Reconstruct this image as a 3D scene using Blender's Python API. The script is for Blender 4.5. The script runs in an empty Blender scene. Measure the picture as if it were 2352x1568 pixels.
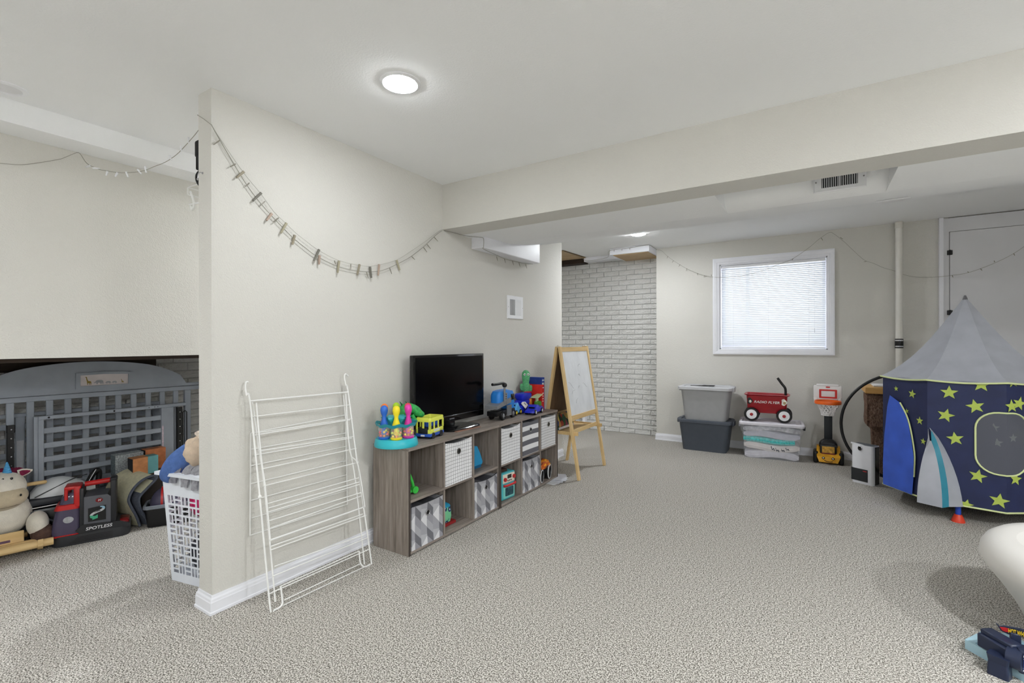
import bpy, bmesh, math, random
from mathutils import Vector, Matrix, Euler
random.seed(7)
SC = bpy.context.scene
COL = SC.collection
PI = math.pi
R = math.radians

# ------------------------------------------------------------ camera, world, exposure
cam_d = bpy.data.cameras.new('camera')
cam = bpy.data.objects.new('camera', cam_d); COL.objects.link(cam)
cam_d.sensor_width = 36.0
cam_d.lens = 1089.25 / 2352 * 36.0
cam_d.shift_y = 2.394 / 2352
cam_d.clip_start = 0.02
cam.matrix_world = (Matrix.Translation((0, 0, 1.217)) @ Matrix.Rotation(R(32.5033), 4, 'Z')
                    @ Matrix.Rotation(PI / 2, 4, 'X') @ Matrix.Rotation(-0.0019, 4, 'Z'))
SC.camera = cam
W = bpy.data.worlds.new('world'); SC.world = W; W.use_nodes = True
W.node_tree.nodes['Background'].inputs[0].default_value = (0.95, 0.97, 1.0, 1)
W.node_tree.nodes['Background'].inputs[1].default_value = WORLD_STRENGTH = 1.25
SC.view_settings.view_transform = 'Standard'
SC.view_settings.look = 'None'
SC.view_settings.gamma = 1.0
SC.view_settings.use_curve_mapping = False
SC.view_settings.exposure = 1.84
SC.cycles.use_denoising = True
SC.cycles.use_light_tree = False
SC.cycles.adaptive_threshold = 0.02
SC.cycles.max_bounces = 8
SC.cycles.diffuse_bounces = 5
SC.cycles.glossy_bounces = 2
SC.cycles.transmission_bounces = 4
SC.cycles.transparent_max_bounces = 8
SC.cycles.caustics_reflective = False
SC.cycles.caustics_refractive = False
LAMP = 80.0        # emission of the lit ceiling lenses

# ------------------------------------------------------------ mesh helpers
class MB:
    """collects geometry; build() links it as one mesh object"""
    def __init__(s): s.v = []; s.f = []; s.m = []; s.k = 0
    def add(s, vs, fs, M=None):
        o = len(s.v)
        s.v += [tuple(M @ Vector(p)) for p in vs] if M is not None else [tuple(p) for p in vs]
        s.f += [tuple(i + o for i in f) for f in fs]; s.m += [s.k] * len(fs)
        return s
    def bx(s, x0, x1, y0, y1, z0, z1, M=None):
        vs = [(x0,y0,z0),(x1,y0,z0),(x1,y1,z0),(x0,y1,z0),(x0,y0,z1),(x1,y0,z1),(x1,y1,z1),(x0,y1,z1)]
        return s.add(vs, [(3,2,1,0),(4,5,6,7),(0,1,5,4),(1,2,6,5),(2,3,7,6),(3,0,4,7)], M)
    def rb(s, x0, x1, y0, y1, z0, z1, r=.01, seg=2, M=None, only=None, top=1.0):
        bm = bmesh.new(); bmesh.ops.create_cube(bm, size=1)
        for v in bm.verts:
            t = top if v.co.z > 0 else 1.0
            v.co = Vector(((x0+x1)/2 + v.co.x*(x1-x0)*t, (y0+y1)/2 + v.co.y*(y1-y0)*t, (z0+z1)/2 + v.co.z*(z1-z0)))
        es = list(bm.edges)
        if only == 'z': es = [e for e in es if abs((e.verts[0].co-e.verts[1].co).z) > .5*(z1-z0)]
        if only == 'x': es = [e for e in es if abs((e.verts[0].co-e.verts[1].co).x) > .5*(x1-x0)]
        if only == 'y': es = [e for e in es if abs((e.verts[0].co-e.verts[1].co).y) > .5*(y1-y0)]
        bmesh.ops.bevel(bm, geom=es, offset=r, segments=seg, profile=.5, affect='EDGES')
        return s.bm(bm, M)
    def bm(s, bm, M=None):
        bm.verts.index_update()
        s.add([v.co.copy() for v in bm.verts], [tuple(v.index for v in f.verts) for f in bm.faces], M); bm.free(); return s
    def loft(s, rings, caps=True, closed=False, M=None):
        n = len(rings[0]); vs = [p for r in rings for p in r]; fs = []
        k = len(rings)
        for i in range(k if closed else k - 1):
            a, b = i*n, ((i+1) % k)*n
            for j in range(n): fs.append((a+j, a+(j+1) % n, b+(j+1) % n, b+j))
        if caps and not closed: fs += [tuple(reversed(range(n))), tuple(range((k-1)*n, k*n))]
        return s.add(vs, fs, M)
    def cyl(s, p0, p1, r0, r1=None, n=16, M=None):
        r1 = r0 if r1 is None else r1
        p0, p1 = Vector(p0), Vector(p1); d = (p1-p0).normalized()
        u = d.orthogonal().normalized(); w = d.cross(u)
        ring = lambda p, r: [p + (u*math.cos(2*PI*i/n) + w*math.sin(2*PI*i/n))*r for i in range(n)]
        return s.loft([ring(p0, r0), ring(p1, r1)], M=M)
    def tube(s, pts, r, n=8, closed=False, M=None):
        P = [Vector(p) for p in pts]; k = len(P); rings = []; u = None
        for i in range(k):
            a = P[i-1] if (i or closed) else P[0]; b = P[(i+1) % k] if (i < k-1 or closed) else P[-1]
            d = (b-a).normalized()
            u = d.orthogonal().normalized() if u is None else (u - d*u.dot(d)).normalized()
            w = d.cross(u); rr = r[i] if isinstance(r, (list, tuple)) else r
            rings.append([P[i] + (u*math.cos(2*PI*j/n) + w*math.sin(2*PI*j/n))*rr for j in range(n)])
        return s.loft(rings, closed=closed, M=M)
    def lathe(s, prof, n=24, M=None, caps=True):
        return s.loft([[(r*math.cos(2*PI*j/n), r*math.sin(2*PI*j/n), z) for j in range(n)] for r, z in prof], caps=caps, M=M)
    def ell(s, c, rad, nu=16, nv=10, M=None):
        rx, ry, rz = rad if isinstance(rad, (tuple, list)) else (rad,)*3
        T_ = Matrix.Translation(c) @ Matrix.Diagonal((rx, ry, rz, 1))
        if M is not None: T_ = M @ T_
        return s.lathe([(max(math.sin(PI*i/nv), .02), -math.cos(PI*i/nv)) for i in range(nv+1)], nu, T_)
    def prism(s, poly, a0, a1, ax='z', M=None):
        f = {'z': lambda p, t: (p[0], p[1], t), 'y': lambda p, t: (p[0], t, p[1]), 'x': lambda p, t: (t, p[0], p[1])}[ax]
        n = len(poly)
        return s.add([f(p, a0) for p in poly] + [f(p, a1) for p in poly],
                     [tuple(reversed(range(n))), tuple(range(n, 2*n))] + [(i, (i+1) % n, n+(i+1) % n, n+i) for i in range(n)], M)
    def sheet(s, rows, th=0.0, M=None):
        """grid of points (rows of equal length), optionally given thickness along normals"""
        h, w = len(rows), len(rows[0]); P = [[Vector(p) for p in r] for r in rows]
        fs = [(i*w+j, i*w+j+1, (i+1)*w+j+1, (i+1)*w+j) for i in range(h-1) for j in range(w-1)]
        top = [p for r in P for p in r]
        if not th: return s.add(top, fs, M)
        N = []
        for i in range(h):
            for j in range(w):
                a = P[i][min(j+1, w-1)] - P[i][max(j-1, 0)]; b = P[min(i+1, h-1)][j] - P[max(i-1, 0)][j]
                N.append(a.cross(b).normalized())
        k = h*w; bot = [p - n*th for p, n in zip(top, N)]
        fs += [tuple(reversed([i+k for i in f])) for f in fs]
        ed = [i for i in range(w-1)]; 
        for j in range(w-1):
            fs.append((j+1, j, j+k, j+1+k)); q = (h-1)*w + j; fs.append((q, q+1, q+1+k, q+k))
        for i in range(h-1):
            a, b = i*w, (i+1)*w; fs.append((a, b, b+k, a+k)); a, b = i*w+w-1, (i+1)*w+w-1; fs.append((b, a, a+k, b+k))
        return s.add(top + bot, fs, M)
    def mesh(s, name):
        me = bpy.data.meshes.new(name); me.from_pydata(s.v, [], s.f)
        if any(s.m): me.polygons.foreach_set('material_index', s.m)
        bm = bmesh.new(); bm.from_mesh(me); bmesh.ops.recalc_face_normals(bm, faces=bm.faces); bm.to_mesh(me); bm.free()
        me.update(); return me
    def build(s, name, mat, parent=None, smooth=40):
        me = s.mesh(name)
        for m in (mat if isinstance(mat, (list, tuple)) else [mat]): me.materials.append(m)
        if smooth:
            me.shade_smooth(); me.set_sharp_from_angle(angle=R(smooth))
        o = bpy.data.objects.new(name, me); COL.objects.link(o)
        if parent is not None: o.parent = parent
        return o

def tag(o, label=None, cat=None, group=None, kind=None):
    for k, v in (('label', label), ('category', cat), ('group', group), ('kind', kind)):
        if v: o[k] = v
    return o
def thing(name, label, cat, loc=(0, 0, 0), rz=0, group=None):
    o = bpy.data.objects.new(name, None); COL.objects.link(o); o.empty_display_size = .05
    o.location = loc; o.rotation_euler = (0, 0, rz)
    return tag(o, label, cat, group)
def struct(o): o['kind'] = 'structure'; return o
def copy_tree(o, parent=None):
    kids = [c for c in bpy.data.objects if c.parent == o]
    c = o.copy(); COL.objects.link(c); c.parent = parent
    for k in kids: copy_tree(k, c)
    return c
def clone(o, parent=None):
    c = o.copy(); COL.objects.link(c); c.parent = parent; return c
def rect(cx, cy, w, h, r, n=5):
    """rounded rectangle outline"""
    out = []
    for sx, sy, a in ((1, 1, 0), (-1, 1, 90), (-1, -1, 180), (1, -1, 270)):
        for i in range(n+1):
            t = R(a + 90*i/n); out.append((cx + sx*(w/2-r) + r*math.cos(t), cy + sy*(h/2-r) + r*math.sin(t)))
    return out
def spline(pts, n=6):
    P = [Vector(p) for p in pts]; out = []
    for i in range(len(P)-1):
        p0 = P[max(i-1, 0)]; p1 = P[i]; p2 = P[i+1]; p3 = P[min(i+2, len(P)-1)]
        for j in range(n):
            t = j/n
            out.append(.5*((2*p1) + (p2-p0)*t + (2*p0-5*p1+4*p2-p3)*t*t + (3*p1-p0-3*p2+p3)*t**3))
    return out + [P[-1]]
def text(body, size, mat, parent, M, name='lettering', ext=.0008, align='CENTER', shear=0, width=None):
    cu = bpy.data.curves.new('lettering', 'FONT'); cu.body = body; cu.size = size; cu.extrude = ext
    cu.align_x = align; cu.align_y = 'CENTER'; cu.shear = shear; cu.resolution_u = 3; cu.offset = size*.012
    to = bpy.data.objects.new('lettering_curve', cu)
    me = bpy.data.meshes.new_from_object(to); bpy.data.objects.remove(to); bpy.data.curves.remove(cu)
    if width:
        xs = [v.co.x for v in me.vertices]; k = width/max(max(xs)-min(xs), 1e-6)
        for v in me.vertices: v.co.x *= k
    me.materials.clear(); me.materials.append(mat)
    o = bpy.data.objects.new(name, me); COL.objects.link(o); o.parent = parent; o.matrix_local = M
    return o
def frame(o, ux, uy, un=None):
    """matrix whose x axis is ux, y axis uy, placed at o: for lettering on a face"""
    ux, uy = Vector(ux).normalized(), Vector(uy).normalized(); un = ux.cross(uy)
    M = Matrix((ux, uy, un)).transposed().to_4x4(); M.translation = Vector(o); return M

# ------------------------------------------------------------ materials
def C(r, g, b):
    f = lambda c: (c/255/12.92 if c/255 <= .04045 else ((c/255+.055)/1.055)**2.4)
    return (f(r), f(g), f(b), 1)
class NT:
    """tiny node-expression helper"""
    def __init__(s, m): s.m = m; s.t = m.node_tree; s.L = s.t.links
    def n(s, ty, **kw):
        nd = s.t.nodes.new(ty)
        for k, v in kw.items(): setattr(nd, k, v)
        return nd
    def link(s, a, b): s.L.new(a, b)
    def math(s, op, a, b=None, c=None):
        nd = s.n('ShaderNodeMath', operation=op)
        for i, x in enumerate((a, b, c)):
            if x is None: continue
            if isinstance(x, (int, float)): nd.inputs[i].default_value = x
            else: s.link(x, nd.inputs[i])
        return nd.outputs[0]
    def mix(s, fac, a, b):
        nd = s.n('ShaderNodeMix', data_type='RGBA')
        for sock, x in ((nd.inputs[0], fac), (nd.inputs[6], a), (nd.inputs[7], b)):
            if isinstance(x, (int, float, tuple)): sock.default_value = x
            else: s.link(x, sock)
        return nd.outputs[2]
    def coord(s, kind='Object', scale=None, rot=None):
        o = s.n('ShaderNodeTexCoord').outputs[kind]
        if scale or rot:
            mp = s.n('ShaderNodeMapping'); s.link(o, mp.inputs[0])
            if scale: mp.inputs[3].default_value = scale
            if rot: mp.inputs[2].default_value = rot
            o = mp.outputs[0]
        return o
    def noise(s, vec, scale, detail=3, rough=.5, out=0):
        nd = s.n('ShaderNodeTexNoise'); s.link(vec, nd.inputs['Vector'])
        nd.inputs['Scale'].default_value = scale; nd.inputs['Detail'].default_value = detail; nd.inputs['Roughness'].default_value = rough
        return nd.outputs[out]
    def ramp(s, fac, stops):
        nd = s.n('ShaderNodeValToRGB'); s.link(fac, nd.inputs[0]); e = nd.color_ramp.elements
        while len(e) < len(stops): e.new(.5)
        for el, (p, c) in zip(e, stops): el.position = p; el.color = c
        return nd.outputs[0]
    def bump(s, h, strength=.3, dist=.01):
        nd = s.n('ShaderNodeBump'); s.link(h, nd.inputs['Height'])
        nd.inputs['Strength'].default_value = strength; nd.inputs['Distance'].default_value = dist
        return nd.outputs[0]
def base(name, rgb, rough=.5, metal=0, spec=.5, alpha=1, trans=0, ior=1.45, coat=0, emit=None, estr=0, sheen=0):
    m = bpy.data.materials.new(name); m.use_nodes = True
    b = m.node_tree.nodes['Principled BSDF']
    b.inputs['Base Color'].default_value = rgb; b.inputs['Roughness'].default_value = rough
    b.inputs['Metallic'].default_value = metal; b.inputs['Specular IOR Level'].default_value = spec
    b.inputs['Alpha'].default_value = alpha; b.inputs['Transmission Weight'].default_value = trans
    b.inputs['IOR'].default_value = ior; b.inputs['Coat Weight'].default_value = coat
    b.inputs['Sheen Weight'].default_value = sheen
    if emit: b.inputs['Emission Color'].default_value = emit; b.inputs['Emission Strength'].default_value = estr
    return m, b, NT(m)
_cache = {}
def M_(rgb, rough=.45, var=.06, vs=14, bump=0, bs=120, **kw):
    """a plain painted, moulded or woven surface with slight procedural variation"""
    key = (tuple(rgb), rough, var, vs, bump, bs, tuple(sorted(kw.items())))
    if key in _cache: return _cache[key]
    col = C(*rgb); m, b, t = base('surface_%d_%d_%d' % tuple(int(c) for c in rgb), col, rough, **kw)
    vec = t.coord()
    if var:
        n = t.noise(vec, vs, 3); dk = tuple(c*(1-var) for c in col[:3]) + (1,); lt = tuple(min(c*(1+var), 1) for c in col[:3]) + (1,)
        t.link(t.ramp(n, [(.3, dk), (.7, lt)]), b.inputs['Base Color'])
    if bump: t.link(t.bump(t.noise(vec, bs, 2), bump, .004), b.inputs['Normal'])
    _cache[key] = m; return m
def fabric(rgb, rough=.95, bs=900, bump=.35, var=.08, vs=30):
    return M_(rgb, rough, var, vs, bump, bs, sheen=.15)

# carpet
m, b, t = base('carpet', C(170, 160, 148), 1.0, spec=.1); CARPET = m
v = t.coord()
f1 = t.noise(v, 185, 2, .55); f2 = t.noise(v, 70, 2, .5); f3 = t.noise(v, 1.3, 3, .5)
c1 = t.ramp(f1, [(.40, C(40, 37, 32)), (.465, C(106, 101, 92)), (.515, C(196, 192, 184)), (.64, C(238, 235, 229))])
c2 = t.mix(.2, c1, t.ramp(f2, [(.38, C(150, 144, 135)), (.58, C(228, 224, 216))]))
c3 = t.mix(t.math('MULTIPLY', f3, .2), c2, C(176, 168, 156))
t.link(c3, b.inputs['Base Color'])
t.link(t.bump(t.math('ADD', f1, t.math('MULTIPLY', f2, .7)), .6, .008), b.inputs['Normal'])
def paint(name, rgb, bump, bs=170, rough=.75):
    m, b, t = base(name, C(*rgb), rough, spec=.25); v = t.coord()
    n = t.noise(v, bs, 2, .45); n2 = t.noise(v, bs*.35, 2, .5)
    t.link(t.bump(t.math('ADD', n, t.math('MULTIPLY', n2, .6)), bump, .004), b.inputs['Normal'])
    big = t.noise(v, 1.1, 2); col = C(*rgb)
    t.link(t.ramp(big, [(.3, tuple(c*.97 for c in col[:3])+(1,)), (.7, col)]), b.inputs['Base Color'])
    return m
WALL = paint('wall_paint', (214, 212, 206), .55)
CEIL = paint('ceiling_paint', (244, 245, 246), .3, 120, .85)
TRIM = M_((236, 237, 243), .35, .02, 8)
def wood(name, a, bcol, scale=(1, 1, 1), axis='z', freq=26, rough=.55, mixc=None, con=(.3, .7)):
    m, b, t = base(name, C(*a), rough, spec=.3)
    st = {'z': (1, 1, .06), 'y': (1, .06, 1), 'x': (.06, 1, 1)}[axis]
    v = t.coord('Object', st); n = t.noise(v, freq*2.2, 5, .65); w = t.noise(v, freq*.5, 2, .5)
    f = t.math('ADD', t.math('MULTIPLY', n, .7), t.math('MULTIPLY', w, .3))
    t.link(t.ramp(f, [(con[0], C(*a)), (con[1], C(*bcol))]), b.inputs['Base Color'])
    t.link(t.bump(n, .12, .002), b.inputs['Normal']); return m
OAK_V = wood('grey_oak_upright', (98, 89, 83), (172, 161, 152), axis='z')
OAK_H = wood('grey_oak_level', (98, 89, 83), (172, 161, 152), axis='y')
OAK_EDGE = M_((66, 58, 53), .6, .1, 40)
OAK_BACK = wood('grey_oak_back', (78, 69, 63), (124, 113, 105), axis='z')
PINE = wood('pine', (196, 160, 104), (233, 206, 156), axis='z', freq=18, con=(.25, .75))
PINE_H = wood('pine_level', (196, 160, 104), (233, 206, 156), axis='y', freq=18, con=(.25, .75))
BROWN_BOARD = wood('hardboard', (94, 71, 50), (124, 97, 70), axis='z', freq=30)
BLACK = M_((18, 18, 20), .4, .1); BLACK_GLOSS = M_((10, 10, 12), .12, 0, coat=.3)
DARK = M_((38, 39, 43), .45, .1); CHROME = M_((200, 200, 205), .22, .03, 10, metal=1.0)
WHITE_PL = M_((238, 239, 242), .3, .02); WHITE_WIRE = M_((236, 236, 234), .35, .02)
GREY_CRIB = M_((156, 163, 174), .5, .08, 6)
RACK_SIDE = [[(-2.26,1.222,1.033),(-2.26,1.212,1.032),(-2.256,1.206,1.01),(-2.249,1.209,0.971),(-2.244,1.221,0.943),(-2.165,1.223,0.505),(-2.078,1.221,0.017),(-2.072,1.237,-0.01),(-2.072,1.264,-0.009),(-2.077,1.279,0.02),(-2.089,1.277,0.089)],[(-2.243,1.779,1.028),(-2.246,1.764,1.04),(-2.243,1.754,1.022),(-2.234,1.757,0.976),(-2.227,1.766,0.938),(-2.157,1.771,0.548),(-2.063,1.786,0.025),(-2.056,1.771,-0.017),(-2.057,1.736,-0.017),(-2.066,1.716,0.033),(-2.077,1.717,0.092)]]
RACK_INNER = [[(-2.264,1.244,0.936),(-2.228,1.251,0.735),(-2.192,1.261,0.536),(-2.1,1.258,0.023)],[(-2.247,1.749,0.92),(-2.205,1.748,0.684),(-2.162,1.763,0.448),(-2.078,1.754,-0.02)]]
RACK_WING = [[(-2.23,1.244,0.934),(-2.184,1.241,0.681),(-2.159,1.246,0.542),(-2.117,1.245,0.307)],[(-2.215,1.741,0.932),(-2.159,1.723,0.621),(-2.144,1.765,0.542),(-2.102,1.778,0.309)]]
RACK_RUNG = [[(-2.244,1.225,0.943),(-2.227,1.769,0.938)],[(-2.231,1.228,0.87),(-2.214,1.773,0.866)],[(-2.217,1.233,0.794),(-2.2,1.774,0.789)],[(-2.216,1.228,0.785),(-2.2,1.756,0.784)],[(-2.202,1.236,0.71),(-2.183,1.772,0.691)],[(-2.2,1.219,0.695),(-2.182,1.754,0.685)],[(-2.187,1.243,0.626),(-2.171,1.779,0.624)],[(-2.173,1.242,0.548),(-2.157,1.776,0.547)],[(-2.158,1.245,0.466),(-2.142,1.783,0.465)],[(-2.154,1.259,0.445),(-2.138,1.772,0.442)],[(-2.151,1.249,0.428),(-2.136,1.775,0.429)],[(-2.144,1.245,0.389),(-2.127,1.787,0.384)],[(-2.138,1.249,0.354),(-2.124,1.771,0.366)],[(-2.128,1.249,0.303),(-2.113,1.786,0.304)],[(-2.123,1.252,0.276),(-2.107,1.768,0.27)],[(-2.121,1.247,0.26),(-2.104,1.788,0.258)],[(-2.107,1.258,0.184),(-2.088,1.768,0.161)],[(-2.1,1.242,0.146),(-2.083,1.779,0.14)],[(-2.089,1.224,0.079),(-2.072,1.783,0.079)],[(-2.077,1.287,0.024),(-2.065,1.721,0.027)],[(-2.072,1.278,-0.007),(-2.056,1.747,-0.017)],[(-2.089,1.277,0.089),(-2.077,1.717,0.092)]]
RACK_BACK = [[(-2.27,1.239,0.787),(-2.27,1.783,0.803)],[(-2.27,1.241,0.709),(-2.27,1.786,0.699)],[(-2.27,1.238,0.631),(-2.27,1.784,0.622)],[(-2.27,1.24,0.545),(-2.27,1.779,0.54)],[(-2.27,1.24,0.465),(-2.27,1.788,0.458)],[(-2.27,1.242,0.38),(-2.27,1.792,0.368)],[(-2.27,1.235,0.3),(-2.27,1.794,0.287)]]
STR_MAIN_LO = [(-2.272,1.066,2.195),(-2.272,1.107,2.132),(-2.272,1.164,2.049),(-2.272,1.224,1.967),(-2.272,1.293,1.894),(-2.272,1.394,1.81),(-2.272,1.458,1.762),(-2.272,1.527,1.722),(-2.272,1.589,1.69),(-2.272,1.688,1.659),(-2.272,1.775,1.644),(-2.272,1.867,1.641),(-2.272,1.968,1.648),(-2.272,2.068,1.671),(-2.272,2.181,1.722),(-2.272,2.311,1.793),(-2.272,2.441,1.885),(-2.272,2.553,1.978),(-2.272,2.629,2.03)]
STR_MAIN_UP = [(-2.272,1.066,2.195),(-2.272,1.107,2.14),(-2.272,1.208,2.022),(-2.272,1.289,1.946),(-2.272,1.357,1.872),(-2.272,1.419,1.828),(-2.272,1.477,1.788),(-2.272,1.527,1.761),(-2.272,1.611,1.72),(-2.272,1.739,1.684),(-2.272,1.883,1.676),(-2.272,1.968,1.682),(-2.272,2.05,1.704),(-2.272,2.182,1.751),(-2.272,2.311,1.828),(-2.272,2.441,1.912),(-2.272,2.577,2.007),(-2.272,2.629,2.037)]
PINS = [[(-2.268,1.208,2.025),(-2.268,1.176,1.989)],[(-2.268,1.291,1.947),(-2.268,1.253,1.901)],[(-2.268,1.344,1.859),(-2.268,1.319,1.821)],[(-2.268,1.422,1.828),(-2.268,1.393,1.774)],[(-2.268,1.467,1.775),(-2.268,1.455,1.727)],[(-2.268,1.611,1.724),(-2.268,1.581,1.663)],[(-2.268,1.613,1.693),(-2.268,1.61,1.646)],[(-2.268,1.739,1.681),(-2.268,1.73,1.616)],[(-2.268,1.883,1.681),(-2.268,1.867,1.62)],[(-2.268,1.961,1.678),(-2.268,1.971,1.614)],[(-2.268,2.033,1.702),(-2.268,2.025,1.636)],[(-2.268,2.178,1.75),(-2.268,2.204,1.691)]]
BULBS = [[(-2.266,1.1,2.134),(-2.266,1.074,2.105)],[(-2.266,1.169,2.049),(-2.266,1.145,2.028)],[(-2.266,1.233,1.979),(-2.266,1.215,1.957)],[(-2.266,1.309,1.911),(-2.266,1.288,1.886)],[(-2.266,1.379,1.845),(-2.266,1.351,1.82)],[(-2.266,1.706,1.678),(-2.266,1.715,1.658)],[(-2.266,1.818,1.674),(-2.266,1.818,1.644)],[(-2.266,1.933,1.641),(-2.266,1.946,1.605)],[(-2.266,2.116,1.691),(-2.266,2.135,1.654)],[(-2.266,2.313,1.792),(-2.266,2.342,1.776)],[(-2.266,2.426,1.873),(-2.266,2.461,1.845)],[(-2.266,2.461,1.9),(-2.266,2.497,1.875)],[(-2.266,2.533,1.964),(-2.266,2.574,1.941)]]
STR_LEFT = [(-2.52,1.125,2.269),(-2.596,1.108,2.196),(-2.67,1.092,2.153),(-2.746,1.074,2.126),(-2.824,1.057,2.115),(-2.904,1.039,2.103),(-3.002,1.017,2.106),(-3.103,0.994,2.119),(-3.189,0.975,2.139),(-3.26,0.959,2.158),(-3.35,0.939,2.2),(-3.449,0.916,2.269)]
STR_LEFT2 = [(-3.375,0.895,2.246),(-3.375,0.839,2.197),(-3.375,0.771,2.159),(-3.375,0.691,2.12),(-3.375,0.615,2.103)]
BULBS_LEFT = [[(-2.587,1.11,2.227),(-2.587,1.11,2.199)],[(-2.64,1.098,2.192),(-2.634,1.1,2.167)],[(-2.716,1.081,2.155),(-2.704,1.084,2.132)],[(-2.894,1.041,2.124),(-2.885,1.043,2.091)],[(-2.949,1.029,2.115),(-2.923,1.035,2.09)],[(-3.035,1.009,2.113),(-3.022,1.012,2.086)],[(-3.103,0.994,2.119),(-3.12,0.99,2.1)],[(-3.182,0.976,2.136),(-3.193,0.974,2.114)],[(-3.299,0.95,2.168),(-3.252,0.961,2.159)],[(-3.324,0.945,2.185),(-3.357,0.937,2.18)]]
STR_BACK = [(-1.648,5.969,2.368),(-1.595,5.969,2.351),(-1.515,5.969,2.268),(-1.385,5.969,2.165),(-1.284,5.969,2.098),(-1.184,5.969,2.043),(-1.086,5.969,2.004),(-1.0,5.969,1.982),(-0.933,5.969,1.972)]
STR_WIN = [(-0.928,5.939,1.968),(-0.708,5.939,1.966),(-0.489,5.939,2.007),(-0.32,5.939,2.069),(-0.217,5.939,2.102),(-0.136,5.939,2.151),(-0.037,5.939,2.224),(0.04,5.939,2.293),(0.117,5.939,2.348),(0.151,5.939,2.357)]
STR_WIN2 = [(0.151,5.939,2.357),(0.192,5.939,2.32),(0.265,5.939,2.24),(0.338,5.939,2.147),(0.427,5.939,2.041),(0.497,5.939,2.004),(0.583,5.939,1.949),(0.667,5.939,1.912),(0.733,5.939,1.872),(0.831,5.939,1.839),(0.973,5.939,1.829),(1.066,5.939,1.834),(1.186,5.939,1.849),(1.302,5.939,1.891),(1.415,5.939,1.947),(1.498,5.939,2.001),(1.558,5.939,2.052)]
BULBS_BACK = [[(-1.52,5.969,2.279),(-1.531,5.969,2.253)],[(-1.453,5.969,2.219),(-1.468,5.969,2.194)],[(-1.375,5.969,2.164),(-1.391,5.969,2.139)],[(-1.294,5.969,2.109),(-1.304,5.969,2.078)],[(-1.174,5.969,2.042),(-1.174,5.969,2.016)],[(-1.096,5.969,2.01),(-1.101,5.969,1.984)],[(-1.019,5.969,1.993),(-1.019,5.969,2.014)]]
BULBS_WIN = [[(-0.189,5.939,2.118),(-0.201,5.939,2.096)],[(0.063,5.939,2.309),(0.079,5.939,2.28)],[(0.229,5.939,2.293),(0.251,5.939,2.273)],[(0.444,5.939,2.026),(0.423,5.939,2.024)],[(1.087,5.939,1.836),(1.093,5.939,1.816)],[(1.2,5.939,1.852),(1.192,5.939,1.864)],[(1.279,5.939,1.881),(1.291,5.939,1.864)],[(1.373,5.939,1.932),(1.368,5.939,1.948)],[(1.493,5.939,1.998),(1.501,5.939,1.978)]]
STARS = [(-1,0.124,0.866,0.021),(-1,0.263,0.841,0.034),(0,0.112,0.872,0.048),(0,0.268,0.935,0.049),(0,0.42,0.959,0.039),(0,0.24,0.789,0.049),(0,0.403,0.804,0.045),(-1,0.212,0.71,0.02),(-1,0.324,0.658,0.031),(0,0.094,0.715,0.048),(-1,0.353,0.518,0.024),(0,0.141,0.562,0.047),(0,0.251,0.331,0.047),(0,0.44,0.336,0.043),(0,0.349,0.191,0.05),(0,0.196,0.132,0.037)]
# ------------------------------------------------------------ the room
XP, Y0, TH, H, YB, ZB, YB2, YW, XL = -2.286, 1.073, .117, 2.366, 2.645, 2.04, 2.857, 5.989, -3.385
def S(name, mb, mat, parent=None, smooth=0):
    o = mb.build(name, mat, parent, smooth)
    return struct(o) if parent is None else o
fl = MB(); fl.bx(-4.7, 3.3, -3.2, 6.35, -.05, 0); S('floor', fl, CARPET)
cl = MB(); cl.bx(-3.5, 3.3, -3.2, YB + .05, H, H + .06); cl.bx(-3.5, XP - .02, YB + .05, 4.95, H, H + .06); S('ceiling', cl, CEIL)

# rear part of the ceiling: level strip behind the beam with a sunk duct pocket, then a slope up
PROF = [(2.84, 2.040), (3.33, 2.046), (3.45, 2.058), (3.6, 2.083), (3.888, 2.135), (4.2, 2.2), (4.583, 2.289), (4.85, 2.347), (5.05, 2.38), (5.3, 2.388), (6.25, 2.388)]
PX0, PX1, PYE = -.47, .335, 3.33
cr = MB()
def strip(x0, x1, pr): cr.sheet([[(x0, y, z) for y, z in pr], [(x1, y, z) for y, z in pr]])
strip(XP - .05, 3.3, PROF[1:]); strip(XP - .05, PX0, PROF[:2]); strip(PX1, 3.3, PROF[:2])
cr.sheet([[(-3.5, 4.9, 2.388), (-3.5, 6.25, 2.388)], [(XP - .05, 4.9, 2.388), (XP - .05, 6.25, 2.388)]])
COVE = [(2.84, 2.31), (3.165, 2.31), (3.17, 2.16), (3.178, 2.115), (3.2, 2.083), (3.245, 2.06), (3.33, 2.046)]
strip(PX0, PX1, COVE)
for x in (PX0, PX1): cr.add([(x, y, z) for y, z in COVE] + [(x, 2.84, 2.04)], [tuple(range(len(COVE) + 1))])
S('ceiling_rear', cr, CEIL, smooth=30)
bm_ = MB(); bm_.bx(XP, 3.2, YB, YB2, ZB, H + .04); S('beam', bm_, WALL)
pw = MB(); pw.bx(XP - TH, XP, Y0, 4.585, 0, 2.42); S('wall_partition', pw, WALL)
bxp = MB(); bxp.rb(XP, XP + .12, 2.99, 3.889, 1.957, 2.3, .004, 1); S('trim_duct_chase', bxp, TRIM)

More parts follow.
